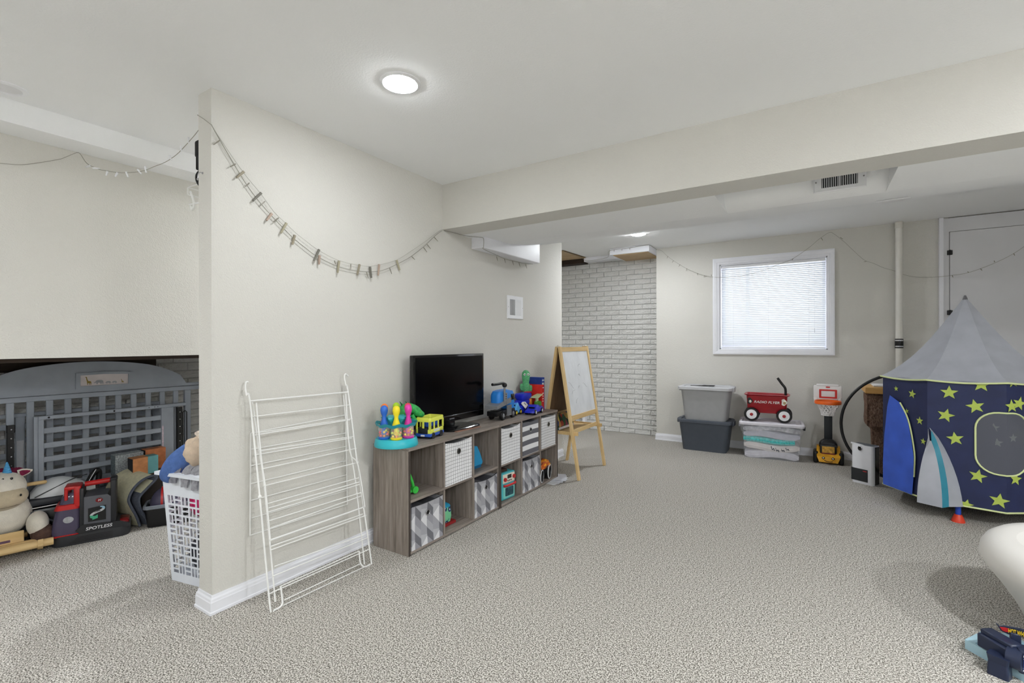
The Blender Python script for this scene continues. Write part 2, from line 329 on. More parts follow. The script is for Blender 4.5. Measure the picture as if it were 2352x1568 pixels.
# left wall over the low alcove, with the soffit
wl = MB(); wl.bx(XL - .1, XL, -3.2, 6.3, 1.14, 2.45); wl.bx(XL - .1, XL, -3.2, -.3, 0, 1.14); wl.bx(XL - .1, XL, 2.32, 6.3, 0, 1.14)
S('wall_left', wl, WALL)
sf = MB(); sf.bx(XL, -3.19, -3.2, 6.2, 2.257, H + .02); S('trim_soffit', sf, CEIL)
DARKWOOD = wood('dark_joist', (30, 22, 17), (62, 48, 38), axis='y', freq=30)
MORTAR = paint('mortar', (196, 196, 194), .6, 90)
m, b, t = base('painted_brick', C(222, 222, 220), .7, spec=.25); BRICK = m
v = t.coord('Object', (1, 1, 3.2)); n = t.noise(v, 34, 4, .6); n2 = t.noise(t.coord(), 7, 2)
t.link(t.bump(n, 1.0, .02), b.inputs['Normal'])
t.link(t.ramp(n2, [(.3, C(220, 219, 215)), (.7, C(240, 240, 239))]), b.inputs['Base Color'])
def brick_mesh(i, L=.204, Hh=.056, D=.03):
    random.seed(40 + i); mb = MB(); nx, nz = 5, 2; rows = []
    for k in range(nz + 1):
        rows.append([(-L/2 + L*j/nx, -random.uniform(.001, .010) * (1 if 0 < k < nz else .5), -Hh/2 + Hh*k/nz) for j in range(nx + 1)])
    mb.sheet(rows)
    e = [rows[0][0], rows[0][-1], rows[-1][-1], rows[-1][0]]
    f = [(p[0], p[1], p[2]) for p in e]; g = [(p[0], D, p[2]) for p in e]
    mb.add(f + g, [(0, 1, 5, 4), (1, 2, 6, 5), (2, 3, 7, 6), (3, 0, 4, 7)])
    me = mb.mesh('brick'); me.materials.append(BRICK); return me
BRICKS = [brick_mesh(i) for i in range(6)]
def lay(parent, n_rows, z0, a0, a1, place, pitch=.0662, length=.2135):
    random.seed(3)
    for r in range(n_rows):
        a = a0 + (length*.5 if r % 2 else 0)
        while a < a1:
            o = bpy.data.objects.new('brick', random.choice(BRICKS)); COL.objects.link(o); o.parent = parent
            place(o, a, z0 + r*pitch); a += length
wb = MB(); wb.bx(-3.5, -1.6, 6.213, 6.3, 0, 2.42); WB = S('wall_brick', wb, MORTAR)
def pb(o, a, z): o.location = (a, 6.202, z)
lay(WB, 36, .033, -3.19, -1.62, pb)
al = MB(); al.bx(-4.55, -4.45, -.4, 2.42, 0, 1.3); AB = S('wall_alcove', al, MORTAR)
def pa(o, a, z): o.location = (-4.438, a, z); o.rotation_euler = (0, 0, PI/2)
lay(AB, 12, .36, .72, 2.15, pa)
a2 = MB(); a2.bx(-4.55, XL - .1, -.4, -.3, 0, 1.2); a2.bx(-4.55, XL - .1, 2.32, 2.42, 0, 1.2); S('wall_alcove_ends', a2, WALL)
a3 = MB(); a3.bx(-4.55, XL - .1, -.4, 2.42, 1.19, 1.24); S('ceiling_alcove', a3, DARKWOOD)
a4 = MB(); a4.bx(-4.44, -4.36, -.3, 1.64, 1.03, 1.19); a4.bx(XL - .1, XL - .055, -.3, 2.32, 1.118, 1.141); S('trim_alcove_dark_strips', a4, DARKWOOD)  # dark strips high on the back wall and along the front wall's lower edge

# back wall with the window opening
WX0, WX1, WZ0, WZ1 = -.932, .12, 1.134, 2.12
wk = MB()
wk.bx(-1.668, WX0, YW, 6.3, 0, 2.42); wk.bx(WX1, 3.3, YW, 6.3, 0, 2.42); wk.bx(WX0, WX1, YW, 6.3, 0, WZ0); wk.bx(WX0, WX1, YW, 6.3, WZ1, 2.42)
S('wall_back', wk, WALL)
wr = MB(); wr.bx(3.2, 3.3, -3.2, 6.3, 0, 2.42); S('wall_right', wr, WALL)
wf_ = MB(); wf_.bx(-3.5, 3.3, -3.2, -3.1, 0, 2.45); S('wall_front', wf_, WALL)

# baseboards
BP = [(0, 0), (.016, 0), (.016, .011), (.0125, .014), (.0125, .053), (.0105, .057), (.0095, .066), (.005, .073), (.004, .083), (0, .083)]
def bboard(name, p0, p1, out):
    p0, p1, out = Vector((*p0, 0)), Vector((*p1, 0)), Vector((*out, 0)); mb = MB()
    mb.loft([[p + out*a + Vector((0, 0, z)) for a, z in BP] for p in (p0, p1)]); return S(name, mb, TRIM)
def mitre(name, pts):
    """board following the wall corner points, room on the right-hand side when walking along"""
    mb = MB(); n = len(pts); rings = []
    for i, p in enumerate(pts):
        p = Vector((*p, 0)); ds = []
        if i: ds.append((p - Vector((*pts[i-1], 0))).normalized())
        if i < n - 1: ds.append((Vector((*pts[i+1], 0)) - p).normalized())
        ns = [Vector((d.y, -d.x, 0)) for d in ds]
        o = ns[0] if len(ns) == 1 else (ns[0] + ns[1])/(1 + ns[0].dot(ns[1]))
        rings.append([p + o*a + Vector((0, 0, z)) for a, z in BP])
    mb.loft(rings); return S(name, mb, TRIM)
mitre('baseboard_partition', [(XP - TH, 4.585), (XP - TH, Y0), (XP, Y0), (XP, 4.585), (XP - TH, 4.585)])
mitre('baseboard_back', [(-1.668, 6.19), (-1.668, YW), (1.0, YW)])
mitre('baseboard_right', [(3.2, -3.1), (3.2, 5.95)][::-1])
bt = MB(); bt.bx(-2.74, -2.70, 6.13, 6.2, 0, .2); S('trim_corner_post', bt, TRIM)

# boards and box above the brick
OSB = wood('strand_board', (168, 140, 104), (206, 182, 146), axis='x', freq=20)
cb = MB(); cb.k = 0; cb.bx(-2.16, -1.668, 5.68, 6.2, 2.312, 2.386); cbx = cb.build('trim_ceiling_box', TRIM, None, 0); struct(cbx)
cu_ = MB(); cu_.bx(-2.13, -1.69, 5.71, 6.2, 2.306, 2.3125); cu_.build('underside_panel', OSB, cbx, 0)
tp = MB(); tp.add([(-2.68, 5.42, 2.384), (-2.64, 6.05, 2.384), (-3.38, 6.05, 2.384), (-3.38, 5.42, 2.384)], [(0, 1, 2, 3)]); tp.add([(-2.68, 5.42, 2.375), (-2.64, 6.05, 2.375), (-3.38, 6.05, 2.375), (-3.38, 5.42, 2.375)], [(0, 1, 2, 3)])
S('ceiling_patch', tp, OSB)
ds = MB(); ds.bx(-3.38, -2.68, 6.06, 6.2, 2.315, 2.383); S('trim_brown_ledger', ds, DARKWOOD)
wt = MB(); wt.bx(-2.68, -2.16, 6.06, 6.2, 2.33, 2.386); S('trim_white_ledger', wt, TRIM)

# ------------------------------------------------------------ window with casing
win = thing('window_1', 'white framed basement window with bright daylight behind the mini blind', 'window'); win['kind'] = 'structure'
CW = .07
def casing(p):  # mitred strip: outer a->b, inner c->d (x,z), stepped
    mb = MB(); (a, b_, c, d) = [Vector((q[0], 0, q[1])) for q in p]
    L = lambda p, q, t: p + (q - p)*t
    st = [(0, -.001), (0, -.020), (.22, -.022), (.62, -.017), (.66, -.012), (.9, -.012), (1, -.008), (1, .0)]
    mb.loft([[L(a, c, t) + Vector((0, y, 0)) for t, y in st], [L(b_, d, t) + Vector((0, y, 0)) for t, y in st]])
    o = mb.build('casing', TRIM, win, 0); o.location = (0, YW, 0)
ox0, ox1, oz0, oz1 = WX0 - .072, WX1 + .062, WZ0 - .058, WZ1 + .072
casing([(ox0, oz1), (ox1, oz1), (WX0, WZ1), (WX1, WZ1)]); casing([(ox1, oz0), (ox0, oz0), (WX1, WZ0), (WX0, WZ0)])
casing([(ox0, oz0), (ox0, oz1), (WX0, WZ0), (WX0, WZ1)]); casing([(ox1, oz1), (ox1, oz0), (WX1, WZ1), (WX1, WZ0)])
jb = MB()
jb.bx(WX0, WX0 + .012, YW, 6.3, WZ0, WZ1); jb.bx(WX1 - .012, WX1, YW, 6.3, WZ0, WZ1); jb.bx(WX0, WX1, YW, 6.3, WZ0, WZ0 + .012); jb.bx(WX0, WX1, YW, 6.3, WZ1 - .012, WZ1)
jb.build('jamb', TRIM, win, 0)
sh = MB(); a, b_ = 6.14, 6.18; w = .045
sh.bx(WX0 + .012, WX0 + w, a, b_, WZ0, WZ1); sh.bx(WX1 - w, WX1 - .012, a, b_, WZ0, WZ1); sh.bx(WX0 + w, WX1 - w, a, b_, WZ0 + .012, WZ0 + w); sh.bx(WX0 + w, WX1 - w, a, b_, WZ1 - w, WZ1 - .012)
sh.bx(WX0 + .26, WX0 + .30, a, b_, WZ0 + w, WZ1 - w); sh.build('sash', TRIM, win, 0)
gm, gb, gt = base('window_glass', (1, 1, 1, 1), .02, spec=.5, alpha=.12)
gl = MB(); gl.bx(WX0 + w, WX1 - w, 6.157, 6.161, WZ0 + w, WZ1 - w); gl.build('pane', gm, win, 0)
# blind
bl = thing('window_blind', 'white horizontal mini blind lowered inside the window casing', 'blind', (0, 0, 0))
m, b, t = base('blind_slat', C(236, 238, 240), .4, spec=.4); SLAT = m
tr = t.n('ShaderNodeBsdfTranslucent'); tr.inputs[0].default_value = C(236, 240, 244); mx = t.n('ShaderNodeMixShader'); mx.inputs[0].default_value = .35
t.link(b.outputs[0], mx.inputs[1]); t.link(tr.outputs[0], mx.inputs[2]); t.link(mx.outputs[0], m.node_tree.nodes['Material Output'].inputs[0])
hr = MB(); hr.rb(WX0 + .016, WX1 - .016, YW + .02, YW + .046, WZ1 - .043, WZ1 - .014, .002, 1); hr.build('headrail', WHITE_PL, bl)
sl = MB(); pts = [(-.0125, 0), (-.006, .0018), (0, .0024), (.006, .0018), (.0125, 0)]
sl.sheet([[(WX0 + .018, y, z) for y, z in pts], [(WX1 - .018, y, z) for y, z in pts]], .0004); sme = sl.mesh('slat'); sme.materials.append(SLAT)
zz = WZ1 - .06; k = 0
while zz > WZ0 + .04:
    o = bpy.data.objects.new('slat', sme); COL.objects.link(o); o.parent = bl; o.location = (0, YW + .034, zz); o.rotation_euler = (R(52), 0, 0); zz -= .0203
br = MB(); br.rb(WX0 + .018, WX1 - .018, YW + .024, YW + .044, WZ0 + .016, WZ0 + .03, .002, 1); br.build('bottom_rail', WHITE_PL, bl)
for x in (WX0 + .14, WX0 + .5, WX0 + .885):
    c = MB(); c.cyl((x, YW + .020, WZ0 + .03), (x, YW + .020, WZ1 - .04), .0012, n=5); c.build('ladder_cord', WHITE_PL, bl)
c = MB(); c.cyl((WX1 - .115, YW + .014, WZ0 + .22), (WX1 - .115, YW + .014, WZ1 - .04), .0012, n=5); c.cyl((WX1 - .115, YW + .014, WZ0 + .18), (WX1 - .115, YW + .014, WZ0 + .225), .005, .0025, n=8); c.build('pull_cord', WHITE_PL, bl)

# ------------------------------------------------------------ panel door and frame at the right
dr = thing('door_1', 'plain white flush panel door with black hinges', 'door'); dr['kind'] = 'structure'
WP = M_((218, 218, 222), .5, .03, 3); DL = M_((30, 28, 26), .8, .05)
d = MB(); d.bx(1.0, 1.03, YW - .035, YW, 0, 2.385); d.build('jamb', TRIM, dr, 0)
d = MB(); d.bx(1.03, 1.072, YW - .02, YW, 0, 2.378); d.bx(1.072, 2.2, YW - .02, YW, 2.25, 2.378); d.build('surround_panel', WP, dr, 0)
d = MB(); d.bx(1.0765, 2.05, YW - .022, YW - .002, .02, 2.2455); d.build('leaf', WP, dr, 0)
d = MB(); d.bx(1.07, 2.2, YW - .006, YW - .001, 0, 2.384); d.build('shadow_gap', DL, dr, 0)
for z in (2.053, 1.49, .45):
    d = MB(); d.rb(1.056, 1.094, YW - .032, YW - .019, z - .022, z + .022, .003, 1); d.cyl((1.075, YW - .034, z - .024), (1.075, YW - .034, z + .024), .006, n=8); d.build('hinge', BLACK, dr)
# vent pipe
vp = thing('vent_pipe', 'white plastic vent pipe with black rubber coupling against the back wall', 'pipe', (.699, 5.935, 0))
d = MB(); d.cyl((0, 0, 0), (0, 0, 2.37), .0275, n=20); d.build('pipe', M_((232, 230, 224), .35, .03), vp)
d = MB(); d.lathe([(.0275, 2.325), (.033, 2.325), (.033, 2.385), (.0275, 2.385)], 20); d.build('collar', M_((225, 222, 214), .4, .03), vp)
d = MB(); d.lathe([(.0275, 1.155), (.034, 1.157), (.0345, 1.245), (.0275, 1.247)], 20); d.build('coupling', BLACK, vp)
for z in (1.172, 1.23):
    d = MB(); d.lathe([(.0343, z-.006), (.036, z-.006), (.036, z+.006), (.0343, z+.006)], 20); d.rb(-.008, .008, -.043, -.034, z-.006, z+.006, .001, 1); d.build('hose_clamp', CHROME, vp)

# ------------------------------------------------------------ ceiling lamps
def lens(k): return base('lit_lens', (1, 1, 1, 1), .5, emit=(.94, .972, 1.0, 1), estr=LAMP*k)[0]
FROST = M_((224, 224, 226), .4, .02)
def downlight(loc, r, label, lit=True, tilt=0, power=1.0):
    o = thing('ceiling_light', label, 'light', loc, 0); o.rotation_euler = (tilt, 0, 0)
    a = MB(); a.lathe([(r*1.02, 0), (r*1.22, 0), (r*1.22, -.004), (r*1.04, -.009), (r*.98, -.006)], 32, caps=False); a.build('trim_ring', WHITE_PL, o)
    e = MB(); e.lathe([(r, -.002), (r, -.008), (r*.7, -.016), (.002, -.019)], 20); e.build('lens', lens(power) if lit else FROST, o)
    return o
downlight((-1.541, 1.503, H), .073, 'large glowing ceiling disc light over the shelf and drying rack', power=.62)
downlight((-1.583, 4.998, 2.3765), .073, 'small glowing ceiling light in front of the white brick', power=1.6)
downlight((.435, 3.93, 2.1425), .075, 'unlit round ceiling light beside the duct pocket', False, tilt=R(11.5))
for loc, pw_ in (((1.45, 1.2, H), 3.4), ((2.7, 1.6, H), 2.6), ((.4, -1.9, H), 2.6), ((2.0, -1.5, H), 4.0), ((-3.04, -.8, H), 2.2)): downlight(loc, .073, 'unseen ceiling disc fill light beyond the frame in the front of the room', power=pw_)['group'] = 'ceiling lights beyond the frame'  # unseen fill lamps added for brightness; the last is inferred from the soffit's shadow
downlight((-3.02, 2.7, H), .073, 'glowing ceiling light in the passage behind the partition', power=2.5)
o = thing('ceiling_light', 'recessed round ceiling light above the rocking unicorn, white rim', 'light', (-3.062, .575, H))
a = MB(); a.lathe([(.052, .0), (.075, .0), (.075, -.004), (.055, -.007), (.052, 0)], 32, caps=False); a.build('trim_ring', WHITE_PL, o)
e = MB(); e.lathe([(.053, -.002), (.03, -.003), (.002, -.003)], 24); e.build('lens', M_((226, 226, 228), .4, .02), o)

# ------------------------------------------------------------ registers
def louvres(parent, mat, n, w, h, d, ang, x0, me=None):
    mb = MB(); mb.bx(-.0008, .0008, -d/2, d/2, -h/2, h/2); me = mb.mesh('louvre'); me.materials.append(mat)
    for i in range(n):
        o = bpy.data.objects.new('louvre', me); COL.objects.link(o); o.parent = parent
        o.location = (x0 + w*(i + .5)/n, 0, 0); o.rotation_euler = (0, 0, ang if not callable(ang) else ang(i))
def register(name, label, loc, rz, w, h, iw, ih, n, angs):
    o = thing(name, label, 'vent', loc, rz)
    f = MB()
    out, inn = [(-w/2, -h/2), (w/2, -h/2), (w/2, h/2), (-w/2, h/2)], [(-iw/2, -ih/2), (iw/2, -ih/2), (iw/2, ih/2), (-iw/2, ih/2)]
    st = [(0, 0), (0, -.006), (.15, -.01), (1, -.008), (1, 0)]
    rings = [[(a[0] + (b[0]-a[0])*t, y, a[1] + (b[1]-a[1])*t) for t, y in st] for a, b in zip(out, inn)]
    f.loft(rings, closed=True); f.build('frame', WHITE_PL, o, 0)
    b_ = MB(); b_.bx(-iw/2, iw/2, -.0015, -.0005, -ih/2, ih/2); b_.build('backing', M_((52, 53, 55), .8, .2, 60), o, 0)
    louvres(o, WHITE_PL, n//2, iw/2 - .002, ih, .008, angs[0], -iw/2); louvres(o, WHITE_PL, n//2, iw/2 - .002, ih, .008, angs[1], .002)
    c = MB(); c.bx(-.0025, .0025, -.010, -.001, -ih/2, ih/2); c.build('mullion', WHITE_PL, o, 0)
    for x in (-w/2 + .012, w/2 - .012):
        s = MB(); s.cyl((x, -.0075, 0), (x, -.0105, 0), .004, n=10); s.build('screw', CHROME, o)
    for ch in [q for q in bpy.data.objects if q.parent == o and q.name.startswith('louvre')]: ch.location.y = -.005
    return o
register('wall_register', 'white wall vent with upright louvres on the long partition', (XP, 3.636, 1.533), PI/2, .266, .206, .190, .142, 22, (R(-42), R(42)))
register('duct_register', 'white duct vent with upright slots inside the ceiling pocket', (.118, 3.168, 2.108), 0, .24, .115, .165, .07, 16, (R(-20), R(20)))
# ------------------------------------------------------------ cube organisers along the partition
SHZ, PT, CWID, CHGT = .613, .015, .288, .284
def organiser(label, y0):
    o = thing('cube_organiser', label, 'shelf', (-2.235, y0, 0), group='cube organisers along the partition')
    D = .293; Wd = .925
    for y in (0, Wd - PT):
        p = MB(); p.rb(0, D, y, y + PT, 0, SHZ - PT, .001, 1); p.build('side_panel', OAK_V, o, 0)
    p = MB(); p.rb(0, D, PT, Wd - PT, .008, .008 + PT, .001, 1); p.build('bottom_panel', OAK_H, o, 0)
    p = MB(); p.rb(0, D + .001, 0, Wd, SHZ - PT, SHZ, .001, 1); p.build('top_panel', OAK_H, o, 0)
    p = MB(); p.rb(.006, D - .004, PT, Wd - PT, .299, .314, .001, 1); p.build('shelf', OAK_H, o, 0)
    p = MB(); p.bx(.0, .005, PT, Wd - PT, .02, SHZ - PT); p.build('back_panel', OAK_BACK, o, 0)
    for k in (1, 2):
        y = PT + k*(CWID + PT) - PT
        for z0, z1 in ((.023, .299), (.314, SHZ - PT)):
            p = MB(); p.rb(.006, D - .001, y, y + PT, z0, z1, .001, 1); p.build('divider', OAK_V, o, 0)
    for y in (0, Wd - PT):      # darker edge banding on the uprights
        p = MB(); p.bx(D - .0005, D + .0008, y, y + PT, .002, SHZ - PT); p.build('edge_band', OAK_EDGE, o, 0)
    return o
organiser('grey oak cube organiser nearest the drying rack, under the television', 1.953)
organiser('grey oak cube organiser beside the easel, with a toy oven in it', 2.882)
def cell(unit, col, row): return -1.942, (1.953, 2.882)[unit] + PT + col*(CWID + PT) + CWID/2, (.023, .314)[row]

# printed cloths
def grid_mat():
    m, b, t = base('grid_cloth', C(228, 228, 230), .9, spec=.2); v = t.n('ShaderNodeSeparateXYZ'); t.link(t.coord(), v.inputs[0])
    wob = t.math('MULTIPLY', t.noise(t.coord(), 5, 1), .012)
    fy = t.math('FRACT', t.math('DIVIDE', t.math('ADD', t.math('ADD', v.outputs[1], 5), wob), .0223)); fz = t.math('FRACT', t.math('DIVIDE', t.math('ADD', t.math('ADD', v.outputs[2], 5), wob), .0223))
    ln = t.math('MAXIMUM', t.math('LESS_THAN', fy, .085), t.math('LESS_THAN', fz, .085))
    t.link(t.mix(ln, C(229, 229, 231), C(92, 92, 97)), b.inputs['Base Color']); t.link(t.bump(t.noise(t.coord(), 9, 2), .5, .02), b.inputs['Normal']); return m
def stripe_mat():
    m, b, t = base('stripe_cloth', C(228, 228, 230), .9, spec=.2); v = t.n('ShaderNodeSeparateXYZ'); t.link(t.coord(), v.inputs[0])
    s = t.math('LESS_THAN', t.math('FRACT', t.math('DIVIDE', t.math('ADD', v.outputs[2], .768), .077)), .5)
    t.link(t.mix(s, C(226, 226, 228), C(104, 104, 110)), b.inputs['Base Color']); return m
def tri_mat():
    m, b, t = base('triangle_cloth', C(150, 150, 155), .9, spec=.2); v = t.n('ShaderNodeSeparateXYZ'); t.link(t.coord(), v.inputs[0])
    u = t.math('DIVIDE', t.math('ADD', v.outputs[1], 5.2), .0525); par = t.math('FRACT', t.math('MULTIPLY', u, .5)); isb = t.math('GREATER_THAN', par, .5)
    fu = t.math('FRACT', u); tz = t.math('DIVIDE', t.math('ADD', v.outputs[2], 1.53), .153)
    fr = lambda k, off: t.math('FRACT', t.math('SUBTRACT', t.math('SUBTRACT', tz, t.math('MULTIPLY', fu, k)), off))
    # column A: white triangle between lines of slope +.3 (top) and -.36 (bottom) that share the left vertex
    d1 = t.math('FRACT', t.math('ADD', tz, t.math('MULTIPLY', fu, .36)))
    wht = t.math('LESS_THAN', d1, t.math('MULTIPLY', fu, .66))
    mid = t.math('LESS_THAN', d1, t.math('ADD', t.math('MULTIPLY', fu, .3), .42))
    a = t.mix(wht, t.mix(mid, C(150, 150, 157), C(172, 173, 178)), C(216, 216, 219))
    # column B: dark parallelogram with falling sides
    d2 = t.math('FRACT', t.math('ADD', t.math('ADD', tz, t.math('MULTIPLY', fu, .34)), .7))
    dk = t.math('LESS_THAN', d2, .33); up = t.math('LESS_THAN', d2, .66)
    bcol = t.mix(dk, t.mix(up, C(138, 138, 145), C(160, 160, 166)), C(84, 84, 92))
    c = t.mix(isb, a, bcol); n = t.noise(t.coord('Object', (1, 1, 3)), 260, 2)
    t.link(t.mix(t.math('MULTIPLY', n, .22), c, C(230, 230, 232)), b.inputs['Base Color']); return m
CLOTH = {'grid': grid_mat(), 'stripe': stripe_mat(), 'tri': tri_mat()}
BINT = M_((46, 46, 50), .9, .1)
def fabric_bin(kind, unit, col, row, label, h=.262, sag=.012, off=0.0, wd=.268):
    x, y, z = cell(unit, col, row)
    o = thing('fabric_bin', label, 'storage bin', (x - .004, y + off, z), group='fabric bins in the cube organisers')
    m = CLOTH[kind]; w = wd/2; b = MB(); d = .262
    b.bx(-d, -d + .004, -w, w, .004, h - .01); b.bx(-d, 0, -w, -w + .004, .004, h - .008); b.bx(-d, 0, w - .004, w, .004, h - .008); b.bx(-d, 0, -w, w, 0, .004)
    b.build('body', m, o, 0)
    n = 12; rows = []
    for i in range(7):
        f = i/6; rows.append([(.003 - .012*math.sin(PI*f)*(1 - (2*j/n - 1)**2)*.6, -w + 2*w*j/n, f*(h - sag*(1 - (2*j/n - 1)**2))) for j in range(n + 1)])
    fr = MB(); fr.sheet(rows, .004); fr.build('front_panel', m, o, 30)
    e = MB(); e.tube([(.001, p[1], p[2]) for p in rows[-1]], .003, 6); e.build('top_hem', m if kind != 'tri' else DARK, o)
    g = MB(); gz = h - .068
    Mg = Matrix.Translation((.001, 0, gz)) @ Matrix.Rotation(PI/2, 4, 'Y')
    g.lathe([(.0125, 0), (.0125, .003), (.015, .0045), (.0185, .003), (.0195, 0)], 20, Mg, caps=False); g.build('grommet', CHROME if kind != 'grid' else M_((120, 118, 112), .3, .05, metal=1.0), o)
    k = MB(); k.lathe([(.0128, .0012), (.002, .0015)], 18, Mg); k.build('grommet_hole', BLACK, o)
    return o
fabric_bin('tri', 0, 0, 0, 'grey triangle-print fabric bin in the bottom cube nearest the drying rack', .252, .006, .002)
fabric_bin('grid', 0, 1, 1, 'white grid-check fabric bin under the yellow bus and television', .268, .010, -.006)
fabric_bin('tri', 0, 2, 0, 'grey triangle-print fabric bin directly below the cube with the blue wedge', .248, .016, -.008)
fabric_bin('grid', 1, 0, 1, 'white grid-check fabric bin above the turquoise toy oven', .268, .016, -.008)
fabric_bin('stripe', 1, 1, 1, 'grey and white striped fabric bin between two grid-check bins', .264, .008, -.012, .25)
fabric_bin('grid', 1, 2, 1, 'white grid-check fabric bin in the end cube beside the easel', .262, .006, -.006, .25)
fabric_bin('tri', 1, 1, 0, 'grey triangle-print fabric bin right of the turquoise toy oven', .256, .008, .0)

# ------------------------------------------------------------ television
tv = thing('television', 'black flat television on a stand on the cube organisers', 'television', (-2.165, 2.605, SHZ))
SCREEN = base('screen', C(5, 5, 7), .16, spec=.28)[0]
d = MB(); d.rb(-.034, 0, -.385, .385, .045, .522, .006, 2); d.rb(-.06, -.03, -.25, .25, .1, .42, .01, 2); d.build('casing', BLACK_GLOSS, tv)
d = MB(); d.bx(-.001, .0012, -.364, .364, .094, .505); d.build('screen', SCREEN, tv, 0)
d = MB(); d.rb(.0005, .003, -.366, .366, .0865, .0905, .001, 1); d.build('chrome_strip', M_((150, 152, 158), .25, .02, metal=1.0), tv)
for i in range(6):
    d = MB(); d.bx(.0, .0012, -.026 + .009*i, -.020 + .009*i, .063, .0695); d.build('logo_mark', M_((140, 141, 146), .5, 0), tv, 0)
d = MB(); d.rb(-.045, -.012, -.05, .05, .012, .08, .006, 2); d.build('neck', BLACK_GLOSS, tv)
d = MB(); d.loft([[(x*s, y*s, z) for x, y in rect(.02, .03, .19, .36, .05, 6)] for s, z in ((1, .0005), (1, .008), (.96, .013))]); d.build('foot', BLACK_GLOSS, tv)
rl = tag(MB().rb(-.011, .011, -.125, .125, 0, .005, .001, 1).build('wooden_ruler', M_((150, 112, 96), .5, .15, 40), None), 'thin reddish wooden strip lying before the television foot', 'ruler')
rl.location = (-2.03, 2.616, SHZ); rl.rotation_euler = (0, 0, R(-4))

# ------------------------------------------------------------ toys on top
TEAL = M_((52, 186, 200), .35, .03); TEAL_D = M_((38, 150, 166), .4, .03)
pop = thing('pin_popper', 'turquoise ball popper toy with six coloured pins', 'toy', (-2.088, 2.0, SHZ), math.atan2(-2.0, 2.088))
d = MB(); d.lathe([(.126, 0), (.128, .006), (.120, .040), (.114, .046), (.03, .048), (.002, .048)], 40); d.build('base', TEAL, pop)
n = 72; ring = lambda r, z, a: [(r*math.cos(2*PI*j/n), r*math.sin(2*PI*j/n), z + a*math.sin(9*2*PI*j/n)) for j in range(n)]
d = MB(); d.loft([ring(.112, .118, .004), ring(.121, .137, .004), ring(.118, .137, .004), ring(.108, .121, .004)], closed=True); d.build('wavy_rim', TEAL_D, pop)
star = []
for j in range(24): rr = .088 if j % 4 == 2 else (.05 if j % 4 == 0 else .07); star.append((rr*math.cos(2*PI*j/24), rr*math.sin(2*PI*j/24)))
d = MB(); d.loft([[(x*s, y*s, z) for x, y in star] for s, z in ((.35, .10), (.75, .145), (1, .163), (.98, .168), (.5, .172))]); d.build('star_tray', TEAL, pop)
PINC = [(246, 226, 40), (224, 60, 168), (240, 72, 96), (170, 214, 44), (246, 126, 40), (48, 108, 206)]
CLEAR = base('clear_plastic', (1, 1, 1, 1), .05, spec=.5, alpha=.18)[0]
random.seed(11)
for i, c in enumerate(PINC):
    a = 2*PI*i/6; px, py = .079*math.cos(a), .079*math.sin(a); T_ = Matrix.Translation((px, py, 0)); mc = M_(c, .35, .03)
    d = MB(); d.lathe([(.03, .047), (.033, .05), (.034, .058), (.030, .06), (.002, .06)], 20, T_); d.build('cup_base', mc, pop)
    d = MB(); d.lathe([(.031, .059), (.0335, .085), (.0335, .118)], 20, T_, caps=False); d.build('cup', CLEAR, pop)
    d = MB(); d.lathe([(.002, .07), (.013, .072), (.017, .083), (.013, .096), (.012, .118), (.0225, .122), (.023, .131), (.0125, .165), (.0118, .178), (.0185, .195), (.022, .212), (.0195, .229), (.010, .239), (.002, .241)], 20, T_); d.build('pin', mc, pop)
    for q in range(9):
        b_ = 2*PI*q/7; rr = .0235 if q < 7 else .0135
        bo = MB().ell((px + rr*math.cos(b_), py + rr*math.sin(b_), .068 + (q % 3)*.008 + (.012 if q >= 7 else 0)), .0075, 10, 6)
        bo.build('ball', M_(random.choice([(246, 120, 50), (248, 214, 60), (236, 70, 90), (240, 150, 60), (210, 226, 70)]), .4, 0), pop)

bus = thing('toy_bus', 'yellow open-roof toy bus with blue bumper beside the popper', 'toy', (-2.083, 2.287, SHZ), R(12))
YEL = M_((226, 232, 92), .4, .04); BLU = M_((52, 92, 190), .4, .04)
L_, Wb = .086, .052
d = MB(); d.rb(-Wb, Wb, -L_, L_, .032, .062, .006, 2)
for sx in (-1, 1):
    for y in (-L_ + .006, -.034, .018, L_ - .008): d.bx(sx*Wb - .005*(sx > 0) , sx*Wb + .005*(sx < 0), y - .006, y + .006, .06, .112)
for y in (-L_, L_):
    for x in (-Wb + .006, 0, Wb - .006): d.bx(x - .006, x + .006, y - .005*(y > 0), y + .005*(y < 0), .06, .112)
d.build('body', YEL, bus)
d = MB(); d.loft([[(x, y, z) for x, y in rect(0, 0, 2*Wb*k + .002, 2*L_*k + .002, .012, 3)] for k, z in ((1, .108), (1, .128), (.97, .133), (.88, .131), (.88, .108))], caps=False, closed=True); d.build('roof_rim', YEL, bus)
d = MB(); d.rb(-Wb - .002, Wb + .002, -L_ - .004, L_ + .004, .014, .036, .006, 2); d.build('bumper_skirt', BLU, bus)
d = MB(); d.bx(-Wb + .004, Wb - .004, -L_ + .004, L_ - .004, .06, .068); d.build('floor_pan', DARK, bus, 0)
d = MB(); d.rb(-.034, .034, -L_ - .0025, -L_ + .001, .034, .068, .004, 2); d.build('grille', DARK, bus)
d = MB(); d.rb(-.014, .014, -L_ - .0055, -L_ - .003, .018, .028, .002, 1); d.build('number_plate', WHITE_PL, bus)
d = MB(); d.bx(Wb - .002, Wb + .0012, -.04, .03, .044, .058); d.build('side_sticker', M_((214, 218, 214), .5, 0), bus, 0)
